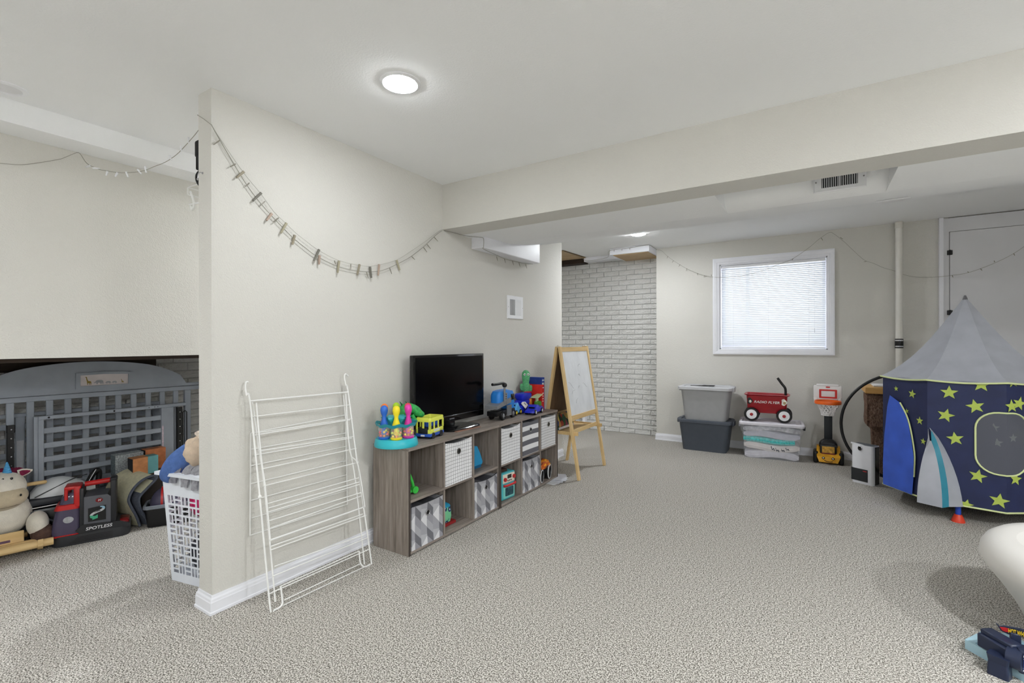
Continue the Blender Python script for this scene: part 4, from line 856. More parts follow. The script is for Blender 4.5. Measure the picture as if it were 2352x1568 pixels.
d = MB(); d.ell((-.042, .034, 1.997), (.036, .032, .044), 16, 10); d.build('crown', CAPM, bc)

# ------------------------------------------------------------ things along the back wall
def tote(name, label, loc, w, d_, h, taper, body, lidc, lid_h=.035, lid_out=.018, r=.045):
    o = thing(name, label, 'storage tote', loc)
    mb = MB(); R_ = lambda k, z: [(x, y, z) for x, y in rect(0, 0, w*k, d_*k, r, 5)]
    mb.loft([R_(taper, 0), R_(taper + (1-taper)*.04, .006), R_(taper + (1-taper)*.72, h*.72), R_(taper + (1-taper)*.76, h*.73), R_(1, h)], True); mb.build('tub', body, o)
    L = lambda k, z: [(x, y, z) for x, y in rect(0, 0, w + 2*lid_out*k, d_ + 2*lid_out*k, r + .01, 5)]
    mb = MB(); mb.loft([L(1, h - .012), L(1.15, h - .010), L(1.1, h + lid_h*.5), L(.6, h + lid_h*.72), L(-.8, h + lid_h*.72), L(-1.0, h + lid_h*.5)], True); mb.build('lid', lidc, o)
    for sx in (-1, 1):
        mb = MB(); mb.rb(sx*(w/2 + .026) - .012, sx*(w/2 + .026) + .012, -.07, .07, h - .035, h + .016, .008, 2); mb.build('handle', lidc, o)
    return o
GT, GTD, GTL = M_((166, 167, 169), .5, .04), M_((74, 80, 90), .5, .05), M_((188, 189, 192), .5, .03)
tote('storage_tote', 'dark slate plastic tote on the carpet, lower of the two stacked', (-1.043, 5.755, 0), .53, .34, .325, .86, GTD, GTD, .03)
tote('storage_tote', 'mid grey plastic tote with pale lid, upper of the two stacked', (-1.033, 5.745, .345), .51, .33, .352, .84, GT, GTL, .034, .026)
pb_ = thing('phone_case', 'black slim case and strip lying on the pale grey tote lid', 'case', (-1.06, 5.70, .7225))
d = MB(); d.rb(-.01, .12, -.03, .03, 0, .010, .003, 1, Matrix.Rotation(R(-3), 4, 'Z')); d.build('case', BLACK, pb_)
d = MB(); d.prism([(-.13, -.045), (-.02, -.03), (-.005, .03), (-.04, .02)], 0, .006); d.build('strip', BLACK, pb_, 0)

CLR = base('frosted_clear', C(226, 228, 236), .18, spec=.5, alpha=.22)[0]
ct = thing('clear_tote', 'clear plastic tote with white lid full of folded blankets', 'storage tote', (-.388, 5.735, 0), R(4))
w, d_, h = .56, .33, .355; R_ = lambda k, z, e=0: [(x, y, z) for x, y in rect(0, 0, w*k + e, d_*k + e, .03, 5)]
mb = MB(); mb.loft([R_(.9, 0), R_(.905, .005), R_(.965, .27), R_(1.01, .275), R_(1.03, .285), R_(1.03, h)], False); mb.add(R_(.9, .001), [tuple(range(24))]); mb.build('tub', CLR, ct)
mb = MB(); mb.loft([R_(1.03, h - .008, .016), R_(1.03, h + .014, .024), R_(1.03, h + .024, .01), R_(.97, h + .026), R_(.95, h + .016)], True); mb.build('lid', M_((228, 226, 234), .35, .03), ct)
mb = MB(); mb.rb(-w/2*.8, w/2*.8, -d_/2*.7, d_/2*.7, h + .0155, h + .023, .006, 2); mb.build('lid_panel', M_((222, 220, 230), .35, .03), ct)
for sx in (-1, 1):
    mb = MB(); mb.rb(sx*.298 - .012, sx*.298 + .012, -.045, .045, h - .05, h - .01, .006, 2); mb.build('latch', DARK if sx > 0 else M_((190, 190, 198), .4, .05), ct)
random.seed(21)
def blanket(name, z0, z1, col, parent, k=.86, wave=.012, x0=-1, x1=1, **kw):
    n = 24; mb = MB(); rings = []
    ph = random.uniform(0, 6)
    for i in range(n + 1):
        u = x0 + (x1 - x0)*i/n; x = u*w*k/2; e = .012*math.sin(6*u + ph); y0, y1 = -d_*k/2, d_*k/2
        ed = 1 - .5*max(0, abs(u) - .85)/.15
        zc = (z0 + z1)/2 + wave*math.sin(3.1*u + ph); hh = (z1 - z0)/2*ed
        rings.append([(x, y0, zc - hh*.8), (x, y0 - .006, zc), (x, y0, zc + hh*.8), (x, y0 + .02, zc + hh), (x, y1, zc + hh), (x, y1, zc - hh), (x, y0 + .02, zc - hh)])
    mb.loft(rings); return mb.build(name, col, parent)
WH = fabric((214, 212, 220), bs=300); TQ = M_((70, 190, 188), .9, .35, 60, .9, 120)
blanket('folded_blanket', .006, .09, fabric((206, 204, 212), bs=300), ct, .88); pn = blanket('folded_blanket', .085, .165, M_((214, 208, 206), .9, .1, 10), ct, .9)
blanket('turquoise_blanket', .160, .222, TQ, ct, .92, .008, -1, .82); blanket('folded_blanket', .215, .29, fabric((196, 196, 208), bs=300), ct, .92); blanket('folded_blanket', .285, .345, M_((188, 188, 194), .9, .4, 30), ct, .93)
for i, (x, z, s) in enumerate(((.0, .105, .035), (.04, .095, .03), (.09, .1, .022), (.13, .115, .02))):
    mb = MB(); mb.tube(spline([(x, -.1505, z + s), (x + .01, -.1525, z), (x + .022, -.1525, z + .4*s), (x + .03, -.1505, z - .3*s)], 4), .004, 6); mb.build('ink_print', M_((66, 70, 82), .9, .1), ct)

wg = thing('toy_wagon', 'red toy wagon with white hubbed black wheels on the clear tote', 'wagon', (-.425, 5.715, .3815), R(2))
WRED = M_((158, 18, 32), .28, .04, coat=.3)
R2 = lambda kx, ky, z, r=.03: [(x, y, z) for x, y in rect(0, 0, .40*kx, .21*ky, r, 5)]
mb = MB(); mb.loft([R2(.74, .8, .095), R2(.9, .86, .125), R2(.91, .9, .13), R2(.95, .96, .268), R2(1.03, 1.06, .275), R2(1.07, 1.12, .283), R2(1.03, 1.06, .287), R2(.94, .95, .278), R2(.88, .86, .14), R2(.7, .7, .135)], True); mb.build('tub', WRED, wg)
mb = MB(); mb.prism([(-.145, .1), (-.13, .135), (.13, .135), (.145, .1), (.125, .072), (.08, .088), (-.08, .088), (-.125, .072)], -.075, .075, 'y'); mb.build('undercarriage', WRED, wg, 0)
for x in (-.15, .15):
    for sy in (-1, 1):
        T_ = Matrix.Translation((x + .01, sy*.088, .072)) @ Matrix.Rotation(PI/2*(1 if sy < 0 else -1), 4, 'X')
        mb = MB(); mb.lathe([(.002, -.022), (.066, -.022), (.072, -.016), (.072, .014), (.066, .022), (.054, .022), (.051, .018), (.002, .018)], 30, T_); q = mb.build('wheel', BLACK, wg)
        mb = MB(); mb.lathe([(.0505, .018), (.0495, .0225), (.022, .026), (.002, .026)], 28, T_, caps=False); mb.build('hubcap', WHITE_PL, q)
        mb = MB(); mb.lathe([(.0165, .026), (.0155, .031), (.002, .033)], 20, T_, caps=False); mb.build('hub_button', WRED, q)
    mb = MB(); mb.cyl((x + .01, -.09, .072), (x + .01, .09, .072), .006, n=8); mb.build('axle', DARK, wg)
mb = MB(); mb.tube(spline([(.172, .0, .27), (.172, .0, .33), (.165, 0, .36), (.14, 0, .395), (.11, 0, .44), (.098, 0, .457)], 5), .0125, 12); mb.build('handle', BLACK, wg)
WM = M_((238, 234, 232), .4, 0)
text('RADIO FLYER', .034, WM, wg, frame((.0, -.1035, .205), (1, 0, 0), (0, -.03, 1)), ext=.0016, shear=.25, width=.235)
for x, cols in ((-.158, ((24, 24, 26), (214, 206, 196))), (.158, ((232, 226, 216), (176, 150, 110)))):
    mb = MB(); q = [(x + .03*math.cos(a)*(.8 + .2*math.cos(3*a)), -.1045, .213 + .034*math.sin(a)) for a in [2*PI*i/24 for i in range(24)]]
    mb.add(q + [(p[0], p[1] + .004, p[2]) for p in q], [tuple(range(24))] + [(i, (i+1) % 24, 24+(i+1) % 24, 24+i) for i in range(24)]); mb.build('animal_sticker', M_(cols[0], .5, .3, 60), wg, 0)
    mb = MB(); mb.ell((x + .006, -.1048, .207), (.013, .0016, .015), 12, 6); mb.build('sticker_face', M_(cols[1], .5, .2, 60), wg)

bh = thing('toy_basketball_hoop', 'toddler basketball hoop with smiling yellow base against the back wall', 'toy', (.118, 5.77, 0))
WPL = M_((232, 230, 230), .4, .02)
mb = MB(); mb.rb(-.125, .118, .012, .032, .625, .775, .012, 2); mb.rb(-.10, .095, .010, .034, .765, .788, .006, 1); mb.rb(-.122, -.09, .008, .03, .585, .65, .008, 1); mb.rb(.085, .116, .008, .03, .585, .65, .008, 1); mb.build('backboard', WPL, bh)
RIMR = M_((206, 44, 40), .4, .05); OR = M_((240, 106, 34), .4, .04)
mb = MB(); o_, i_ = rect(0, .69, .152, .09, .004, 1), rect(0, .69, .116, .058, .003, 1)
mb.loft([[(a[0] + (b[0]-a[0])*t_, y, a[1] + (b[1]-a[1])*t_) for t_, y in ((0, .0125), (0, .0095), (1, .0095), (1, .0125))] for a, b in zip(o_, i_)], closed=True); mb.build('target_square', RIMR, bh, 0)
mb = MB(); mb.rb(-.018, .016, .008, .012, .752, .764, .001, 1); mb.build('maker_plate', RIMR, bh)
T_ = Matrix.Translation((-.004, -.098, .617))
mb = MB(); mb.lathe([(.098, -.014), (.112, -.016), (.115, 0), (.110, .016), (.099, .013)], 36, T_, caps=False); mb.loft([[(.098*math.cos(2*PI*j/36), .098*math.sin(2*PI*j/36), z) for j in range(36)] for z in (-.014, .013)], False, M=T_); mb.build('rim', OR, bh)
mb = MB(); nn = 14
prf = [(.094, -.016), (.078, -.05), (.062, -.085), (.054, -.128)]
for s in (-1, 1):
    for j in range(nn):
        q = [(r_*math.cos(2*PI*(j/nn + s*.5*k/nn*1.6)), r_*math.sin(2*PI*(j/nn + s*.5*k/nn*1.6)), z) for k, (r_, z) in enumerate(prf)]; mb.tube(q, .0042, 6, M=T_)
for r_, z in ((.054, -.128), (.058, -.105), (.094, -.016)): mb.tube([(r_*math.cos(2*PI*j/20), r_*math.sin(2*PI*j/20), z) for j in range(20)], .0045, 6, closed=True, M=T_)
mb.build('net', WPL, bh)
mb = MB(); mb.rb(-.034, .036, .0, .034, .2, .63, .006, 2); mb.build('post', M_((34, 38, 42), .45, .05), bh)
mb = MB(); mb.loft([[(x, y, z) for x, y in rect(.0, .0, .155*k, .11*k, .02, 4)] for k, z in ((1.0, .16), (1, .19), (.8, .215), (.5, .235))]); mb.build('post_socket', BLACK, bh)
YB_ = M_((226, 164, 32), .4, .05)
mb = MB(); mb.add([(x*k, y, z) for y, z, k in ((-.12, .02, .078), (-.115, .075, .098), (-.03, .165, .098), (.05, .165, .098), (.05, .02, .09)) for x in (-1, 1)], [(0, 1, 3, 2), (2, 3, 5, 4), (4, 5, 7, 6), (6, 7, 9, 8), (8, 9, 1, 0), (0, 2, 4, 6, 8), (9, 7, 5, 3, 1)]); mb.build('base', YB_, bh, 0)
mb = MB(); mb.rb(-.072, .07, -.09, -.03, .075, .19, .01, 2, Matrix.Translation((0, 0, 0)) @ Matrix.Rotation(R(0), 4, 'X')); mb.build('front_grille', BLACK, bh)
mb = MB(); mb.rb(-.055, .053, -.0925, -.085, .105, .175, .004, 1); mb.build('picture_panel', M_((196, 150, 60), .5, .5, 40), bh)
mb = MB(); mb.rb(-.06, .058, -.094, -.086, .088, .112, .004, 1); mb.build('red_band', M_((120, 24, 26), .4, .2, 40), bh)
for sx in (-1, 1):
    mb = MB(); mb.rb(sx*.107 - .022, sx*.107 + .022, -.10, .06, .0, .12, .018, 3); mb.build('wheel_block', BLACK, bh)
    mb = MB(); mb.ell((sx*.04 - .002, -.119, .062), (.013, .005, .013), 14, 8); e_ = mb.build('eye', BLACK_GLOSS, bh)
    mb = MB(); mb.ell((sx*.04 - .003, -.1238, .063), (.006, .002, .006), 12, 6); mb.build('eye_glint', WPL, e_)
mb = MB(); mb.tube(spline([(-.035, -.121, .04), (-.01, -.1235, .031), (.015, -.1235, .029), (.035, -.121, .033)], 4), .0032, 6); mb.build('smile', BLACK, bh)

ap = thing('air_purifier', 'white tower air purifier with black side band and lower panel', 'air purifier', (.372, 5.085, 0), R(-33)); ap.scale = (.86, .92, 1)
APW = M_((226, 227, 233), .35, .02); APG = M_((92, 97, 105), .5, .05)
mb = MB(); o_ = rect(0, 0, .205, .115, .026, 6); mb.loft([[(x*k, y*k, z) for x, y in o_] for k, z in ((.96, .0), (.96, .008), (1, .014), (1, .322), (.985, .332))]); mb.build('body', APW, ap)
mb = MB(); mb.loft([[(x*.9, y*.86, z) for x, y in o_] for z in (.331, .3345)]); mb.build('top_grille', APG, ap)
mb = MB(); mb.add([(-.102, -.058, .332), (.02, -.058, .332), (.02, -.05, .332), (-.102, -.05, .332), (-.102, -.058, .345), (.0, -.058, .337), (.0, -.05, .337), (-.102, -.05, .345)], [(3, 2, 1, 0), (4, 5, 6, 7), (0, 1, 5, 4), (1, 2, 6, 5), (2, 3, 7, 6), (3, 0, 4, 7)]); mb.build('top_lip', APW, ap, 0)
mb = MB(); mb.rb(.0965, .1045, -.030, .034, .006, .326, .003, 1); mb.build('side_band', BLACK_GLOSS, ap)
mb = MB(); mb.rb(-.1, .055, -.0595, -.052, .02, .128, .003, 1); mb.build('lower_panel', M_((40, 42, 45), .3, .05), ap)
mb = MB(); mb.rb(.01, .045, -.0605, -.059, .108, .114, .0005, 1); mb.build('red_badge', M_((196, 40, 40), .4, 0), ap)
mb = MB(); mb.lathe([(.021, 0), (.021, .006), (.017, .009), (.0155, .006)], 24, Matrix.Translation((-.015, -.0575, .302)) @ Matrix.Rotation(PI/2, 4, 'X'), caps=False); mb.build('dial_ring', CHROME, ap)
mb = MB(); mb.lathe([(.0165, 0), (.0165, .0065), (.002, .0075)], 20, Matrix.Translation((-.015, -.0575, .302)) @ Matrix.Rotation(PI/2, 4, 'X')); mb.build('dial', BLACK_GLOSS, ap)

hp = thing('black_hoop', 'thin black hoop standing behind the air purifier and tent', 'hoop', (.67, 5.247, .478))
rr_ = .465
mb = MB(); mb.tube([(rr_*math.cos(2*PI*j/72), .004*math.sin(2*PI*j/72), rr_*math.sin(2*PI*j/72)) for j in range(72)], .0125, 10, closed=True); mb.build('ring', BLACK, hp)

FUR = None
m, b, t = base('brown_plush', C(104, 80, 66), 1.0, spec=.1); n = t.noise(t.coord('Object', (1, 1, .5)), 90, 4, .7); n2 = t.noise(t.coord(), 22, 2)
t.link(t.ramp(n, [(.3, C(92, 68, 55)), (.5, C(140, 112, 96)), (.7, C(184, 156, 138))]), b.inputs['Base Color']); t.link(t.bump(t.math('ADD', n, n2), 1.0, .03), b.inputs['Normal']); FUR = m
ctr = thing('cat_tree', 'brown plush cat tree stand with a wooden board on top', 'cat tree', (.60, 5.38, 0))
def furry(name, x0, x1, y0, y1, z0, z1, k, parent):
    bm2 = bmesh.new(); bmesh.ops.create_cube(bm2, size=1)
    for v_ in bm2.verts: v_.co = Vector(((x0+x1)/2 + v_.co.x*(x1-x0), (y0+y1)/2 + v_.co.y*(y1-y0), (z0+z1)/2 + v_.co.z*(z1-z0)))
    bmesh.ops.bevel(bm2, geom=list(bm2.edges), offset=.02, segments=2, affect='EDGES'); bmesh.ops.subdivide_edges(bm2, edges=bm2.edges, cuts=k, use_grid_fill=True)
    random.seed(4)
    for v_ in bm2.verts: v_.co += Vector((random.uniform(-1, 1), random.uniform(-1, 1), random.uniform(-1, 1)))*.003
    mb2 = MB(); mb2.bm(bm2); return mb2.build(name, FUR, parent, 60)
furry('plush_box', -.2, .2, -.08, .28, .44, .755, 5, ctr); furry('plush_post', -.155, .12, -.0, .2, .0, .45, 4, ctr)
mb = MB(); mb.rb(-.215, .26, -.1, .3, .755, .812, .004, 1); mb.build('top_board', wood('golden_board', (196, 148, 84), (222, 178, 112), axis='x', freq=16), ctr)
pr_ = thing('paper_pad', 'white paper pad on the wooden cat tree board', 'paper', (.58, 5.38, .8125))
mb = MB(); mb.rb(-.13, .2, -.03, .2, 0, .012, .003, 1); mb.build('pad', M_((232, 230, 228), .8, .03), pr_)
mb = MB(); mb.rb(-.11, .18, -.02, .19, .0122, .016, .001, 1, Matrix.Rotation(R(4), 4, 'Z')); mb.build('loose_sheet', M_((238, 238, 240), .8, .02), pr_)
# ------------------------------------------------------------ alcove: crib parts
hb_ = thing('crib_headboard', 'grey arched crib headboard with safari plaque leaning in the alcove', 'crib panel', (-4.2, 0, 0))
def arch(y): 
    d_ = abs(y - 1.2); return 1.092 - .30*d_**2 - .62*max(0, d_ - .30)**2 if d_ < .56 else .905
poly = [(.50, .882), (1.88, .882)] + [(1.88, .905)] + [(1.2 + .58 - 1.16*i/28, max(arch(1.2 + .58 - 1.16*i/28), .905)) for i in range(29)] + [(.50, .905)]
d = MB(); d.prism(poly, -.012, .008, 'x'); d.build('arch_panel', GREY_CRIB, hb_, 0)
d = MB(); d.rb(-.014, .016, .50, 1.88, .848, .880, .003, 1); d.build('top_rail', GREY_CRIB, hb_, 0)
d = MB(); d.rb(-.014, .016, .50, 1.88, .03, .09, .003, 1); d.build('bottom_rail', GREY_CRIB, hb_, 0)
sm = MB(); sm.rb(-.008, .008, -.0175, .0175, .09, .848, .003, 1); sme_ = sm.mesh('slat'); sme_.materials.append(GREY_CRIB)
for k in range(-3, 10):
    o = bpy.data.objects.new('slat', sme_); COL.objects.link(o); o.parent = hb_; o.location = (0, .8955 + .0903*k, 0)
d = MB(); d.rb(-.016, .016, 1.768, 1.81, .0, .848, .003, 1); d.build('post', GREY_CRIB, hb_, 0)
d = MB(); o_, i_ = [(1.112, .908), (1.418, .908), (1.418, 1.013), (1.265, 1.02), (1.112, 1.016)], [(1.136, .926), (1.402, .926), (1.402, .996), (1.265, 1.003), (1.136, .999)]
d.loft([[(x, a[0] + (b[0]-a[0])*t_, a[1] + (b[1]-a[1])*t_) for t_, x in ((0, .008), (0, .018), (1, .018), (1, .008))] for a, b in zip(o_, i_)], closed=True); pq = d.build('plaque_frame', GREY_CRIB, hb_, 0)
d = MB(); d.add([(.0095, a, b) for a, b in i_], [(0, 1, 2, 3, 4)]); d.build('plaque_picture', M_((214, 206, 206), .8, .05), pq, 0)
GIR = M_((146, 126, 60), .8, .3, 200); ELE = M_((160, 162, 168), .8, .1)
def flat(poly, mat, name): 
    mb = MB(); n_ = len(poly); mb.add([(.0098, a, b) for a, b in poly] + [(.0106, a, b) for a, b in poly], [tuple(range(n_)), tuple(range(n_, 2*n_))] + [(i, (i+1) % n_, n_+(i+1) % n_, n_+i) for i in range(n_)]); mb.build(name, mat, pq, 0)
def giraffe(y, z, s):
    g = [(-.012, .052), (-.010, .056), (-.004, .054), (-.002, .040), (.004, .026), (.016, .024), (.020, .018), (.019, 0), (.016, 0), (.015, .013), (.012, .012), (.011, 0), (.008, 0), (.007, .012), (.002, .012), (.001, 0), (-.002, 0), (-.003, .014), (-.004, .024), (-.007, .040), (-.008, .048)]
    flat([(y + a*s, z + b*abs(s)) for a, b in g], GIR, 'giraffe_print')
def elephant(y, z, s):
    g = [(.024, .010), (.022, .022), (.014, .028), (0, .029), (-.008, .028), (-.016, .024), (-.021, .016), (-.025, .012), (-.028, .016), (-.029, .013), (-.025, .008), (-.019, .010), (-.016, .012), (-.014, 0), (-.008, 0), (-.007, .010), (.006, .010), (.007, 0), (.013, 0), (.014, .009), (.017, .010), (.018, 0), (.023, 0)]
    flat([(y + a*s, z + b*s) for a, b in g], ELE, 'elephant_print')
giraffe(1.175, .933, 1.0); elephant(1.237, .934, 1.0); elephant(1.287, .934, .62); elephant(1.322, .934, .58); giraffe(1.366, .935, .48)

def rail_panel(label, x, y0, y1, ztop, zs, wr, ext=0.0, tagz=None, op=(0, .046)):
    o = thing('crib_side_panel', label, 'crib panel', (x, 0, 0), group='loose crib side panels')
    d = MB(); d.rb(-.014, .014, y0, y0 + .021, .0, ztop, .006, 2); d.build('post', GREY_CRIB, o); d = MB(); d.rb(-.012, .012, y0 + .021, y0 + .048, .0, ztop - .022, .003, 1); d.build('post', GREY_CRIB, o, 0)
    d = MB(); d.rb(-.012, .012, y1 - wr, y1, .0, ztop - .024, .003, 1); d.build('post', GREY_CRIB, o, 0)
    d = MB(); d.rb(-.012, .012, y0 + .021, y1 + ext, ztop - .024, ztop, .003, 1); d.build('top_rail', GREY_CRIB, o, 0)
    me = MB().rb(-.006, .006, y0 + .046, y1 - wr + .002, -.0175, .0175, .003, 1).mesh('slat'); me.materials.append(GREY_CRIB)
    for z in zs:
        q = bpy.data.objects.new('slat', me); COL.objects.link(q); q.parent = o; q.location = (0, 0, z)
    for y in ((y0 + .07, (y0 + y1)/2 + .02) if ext else (y0 + .1,)):
        d = MB(); d.cyl((.0115, y, ztop - .012), (.0128, y, ztop - .012), .006, n=10); d.build('bolt_hole', BLACK, o)
    return o
p2 = rail_panel('grey slatted crib side panel in front of the arched headboard', -4.12, .891, 1.66, .758, [.662, .568, .480, .392, .302, .212, .12], .082, .085)
for y in (1.50, 1.535, 1.555):
    d = MB(); d.cyl((.0115, y, .746), (.0128, y, .746), .003, n=8); d.build('bolt_hole', BLACK, p2)
d = MB(); d.bx(.0122, .0128, 1.582, 1.592, .40, .6); d.build('warning_sticker', M_((206, 190, 200), .7, .2, 80), p2, 0)
p3 = rail_panel('grey slatted crib side panel behind the arched headboard', -4.27, .58, 1.66, .772, [.69, .60, .51, .42, .33, .24], .08)
d = MB(); d.rb(-.012, .012, .84, .885, .0, .75, .003, 1); d.build('middle_post', GREY_CRIB, p3, 0)
d = MB(); d.bx(.0122, .0130, .846, .88, .36, .6); d.build('care_label', M_((196, 198, 204), .7, .06, 40), p3, 0)
def metal_bar(label, y, z0, z1, x):
    o = thing('crib_bracket', label, 'bracket', (x, y, 0), group='black crib mattress brackets')
    d = MB(); d.rb(-.003, .003, -.014, .014, z0, z1, .001, 1); d.rb(-.02, .003, -.016, -.013, z0, z1, .001, 1); d.rb(-.004, .0035, -.018, .02, z1 - .05, z1, .004, 1); d.build('bar', BLACK, o, 0)
    z = z0 + .03
    while z < z1 - .01:
        d = MB(); d.cyl((.0025, .002, z), (.0042, .002, z), .0035, n=8); d.build('rivet', CHROME, o); z += .055
    return o
metal_bar('black perforated metal bracket upright beside the wide crib post', 1.69, .002, .73, -4.09)
metal_bar('black perforated metal bracket at the far left of the crib panels', .795, .002, .72, -4.13)
wf = thing('crib_spring_wire', 'thin black wire loop hanging by the crib bracket', 'wire', (-4.15, 0, 0))
d = MB(); d.tube([(0, 1.735, .004), (0, 1.735, .68), (0, 1.755, .69), (0, 1.765, .68), (0, 1.765, .004)], .004, 8); d.build('loop', BLACK, wf)

# ------------------------------------------------------------ alcove: clutter on the carpet
un = thing('rocking_unicorn', 'cream plush rocking unicorn with blue horn on a wooden rocker', 'rocking toy', (-3.995, .735, 0), R(-10.5))
PLU = M_((222, 216, 204), .95, .06, 30, .6, 220, sheen=.3); MUZ = M_((196, 182, 156), .95, .06, 30, .6, 220, sheen=.3); HOOF = M_((84, 62, 54), .95, .25, 60, .8, 160); MAG = M_((126, 30, 66), .9, .25, 50, .5, 200)
d = MB(); d.ell((-.01, 0, .215), (.13, .125, .125), 24, 16); d.build('body', PLU, un)
d = MB(); d.ell((.045, .0, .382), (.098, .100, .092), 24, 16); d.build('head', PLU, un)
d = MB(); d.ell((.078, .0, .335), (.085, .106, .074), 24, 16); d.build('muzzle', MUZ, un)
d = MB(); d.tube([(.158*math.cos(a)*.98 + .004, .1*math.sin(a), .292) for a in [R(-60 + 10*i) for i in range(13)]], .0016, 6); d.build('mouth_seam', M_((120, 108, 92), .9, 0), un)
d = MB(); hp_ = []
for i in range(7): hp_ += [(.020 - .0024*i, .452 + .0095*i), (.0225 - .0026*i, .456 + .0095*i), (.020 - .0026*i, .461 + .0095*i)]
d.lathe(hp_ + [(.001, .524)], 18, Matrix.Translation((.05, .018, .008))); d.build('horn', M_((84, 164, 216), .6, .06, 20), un)
for y in (.002, .036):
    d = MB(); d.ell((.112, y, .446 - abs(y - .020)*.12), (.004, .0062, .0078), 12, 8); e_ = d.build('eye', BLACK_GLOSS, un)
    d = MB(); d.ell((.1155, y - .0015, .4495 - abs(y - .020)*.12), .0012, 8, 5); d.build('eye_glint', WHITE_PL, e_)
d = MB(); d.ell((.152, .072, .35), (.004, .005, .0075), 10, 6); d.build('nostril', BLACK, un)
for y in (-.065, .082):
    d = MB(); T_ = Matrix.Translation((.02, y, .452)) @ Matrix.Rotation(R(-80 if y > 0 else 40), 4, 'X'); d.lathe([(.022, -.02), (.024, 0), (.017, .022), (.004, .042)], 14, T_ @ Matrix.Diagonal((.5, 1, 1, 1))); e_ = d.build('ear', PLU, un)
    d = MB(); d.lathe([(.014, -.012), (.016, 0), (.01, .02), (.003, .032)], 12, Matrix.Translation((.01, 0, 0)) @ T_ @ Matrix.Diagonal((.25, 1, 1, 1))); d.build('ear_lining', MAG, e_)
d = MB()
for i in range(8): a = R(-50 + 16*i); d.tube(spline([(.01, .05*math.sin(a), .455), (-.01, .075*math.sin(a), .478 - .01*abs(math.sin(a))), (.0, .1*math.sin(a), .448)], 4), [.013]*7 + [.01, .006], 8)
d.build('mane', MAG, un)
for sy in (-1, 1):
    d = MB(); d.ell((.08, .142*sy, .15), (.07, .05, .072), 18, 12, M=Matrix.Rotation(R(0), 4, 'X')); d.build('leg', PLU, un)
    d = MB(); d.ell((.095, .160*sy, .094), (.064, .052, .054), 18, 12); d.build('hoof', HOOF, un)
d = MB(); d.cyl((.0, -.175, .372), (.0, .175, .372), .011, n=14); d.ell((0, .175, .372), .0115, 12, 8); d.build('handle_dowel', PINE_H, un)
for sy in (-1, 1):
    q = [(-.10 + .30*i/14, .006 + .04*((i - 7)/7)**4) for i in range(15)]
    d = MB(); d.prism(q + [(x, z + .04) for x, z in reversed(q)], sy*.15 - .011, sy*.15 + .011, 'y'); d.build('runner', PINE_H, un, 0)
for x in (.13, -.06):
    d = MB(); d.rb(x - .012, x + .012, -.165, .165, .046, .075, .003, 1); d.build('cross_board', PINE_H, un, 0)
d = MB(); d.rb(.105, .12, -.12, .085, .06, .135, .003, 1); d.build('seat_board', PINE_H, un, 0); d = MB(); d.rb(.119, .1215, -.06, .03, .082, .096, .001, 1); d.build('slot', M_((110, 84, 104), .8, .1), un)
d = MB(); d.cyl((.165, -.19, .052), (.165, .205, .052), .022, n=18); d.build('front_dowel', PINE_H, un)

fc = thing('floor_cleaner', 'white shelled appliance with black base and chrome bar behind the unicorn', 'appliance', (-4.03, .99, 0), R(-12))
d = MB(); d.rb(-.09, .09, -.14, .13, 0, .215, .02, 2); d.build('dark_body', M_((34, 35, 38), .25, .2, 20), fc)
d = MB(); d.rb(-.1, .1, -.155, .14, .232, .275, .014, 2); d.build('base_tray', M_((44, 47, 54), .5, .1), fc)
d = MB(); rings = []
for i in range(13):
    f = i/12; y = -.13 + .3*f; hgt = .03 + .075*math.sin(PI*min(1, f*1.05)**.8); rings.append([(.085*math.cos(a)*math.sin(PI*(.12 + .8*f))**.5, y, .272 + hgt*max(0, math.sin(a))) for a in [PI*j/14 for j in range(15)]])
d.loft(rings); d.build('white_shell', M_((214, 218, 222), .3, .03), fc)
d = MB(); d.tube(spline([(.088, -.11, .286), (.07, -.02, .325), (.06, .06, .36), (.05, .13, .375)], 5), .003, 6); d.build('seam', DARK, fc)
d = MB(); d.tube([(.1, -.2, .224), (.1, .15, .23)], .006, 10); d.build('chrome_bar', CHROME, fc)
d = MB(); d.tube(spline([(.12, -.13, .21), (.14, -.06, .16), (.16, .02, .11), (.17, .04, .05), (.16, .02, .008)], 5), .0055, 8); d.build('cable', M_((80, 84, 90), .5, .05), fc)
d = MB(); d.tube(spline([(.02, .13, .30), (.03, .15, .35), (.03, .175, .385), (.02, .19, .37), (.02, .185, .31)], 5), .016, 10); d.build('padded_handle', BLACK, fc)
d = MB(); d.tube(spline([(.045, .13, .31), (.046, .15, .352), (.046, .172, .396)], 6), .0022, 6); d.build('stitching', WHITE_PL, fc)

# carpet spot cleaner
sc_ = thing('carpet_cleaner', 'red and grey portable carpet spot cleaner reading SPOTLESS', 'carpet cleaner', (-3.765, 1.075, 0), R(-20.9))
# local: x towards the room (normal of the broad side), y along its length
TANK = base('smoky_tank', C(92, 86, 112), .12, spec=.5, alpha=.8)[0]; CLG = M_((98, 100, 108), .35, .05); CRED = M_((196, 34, 34), .3, .05)
T0 = MB
d = MB(); d.loft([[(x*k, y*k2, z) for x, y in rect(-.07, .0, .19, .37, .05, 6)] for k, k2, z in ((.98, .98, 0), (1, 1, .008), (1, 1, .05), (.97, .98, .06))]); d.build('base', M_((48, 49, 53), .45, .05), sc_)
d = MB(); d.prism([(-.05, .055), (.185, .055), (.185, .075), (.12, .10), (-.04, .112), (-.075, .08)], -.155, .022, 'x'); d.build('lower_body', M_((40, 41, 45), .4, .05), sc_, 0)
for i in range(4):
    d = MB(); d.rb(.0245, .0262, -.1 + .012*i, .1, .014 + .009*i, .018 + .009*i, .0005, 1); d.build('base_groove', BLACK, sc_)
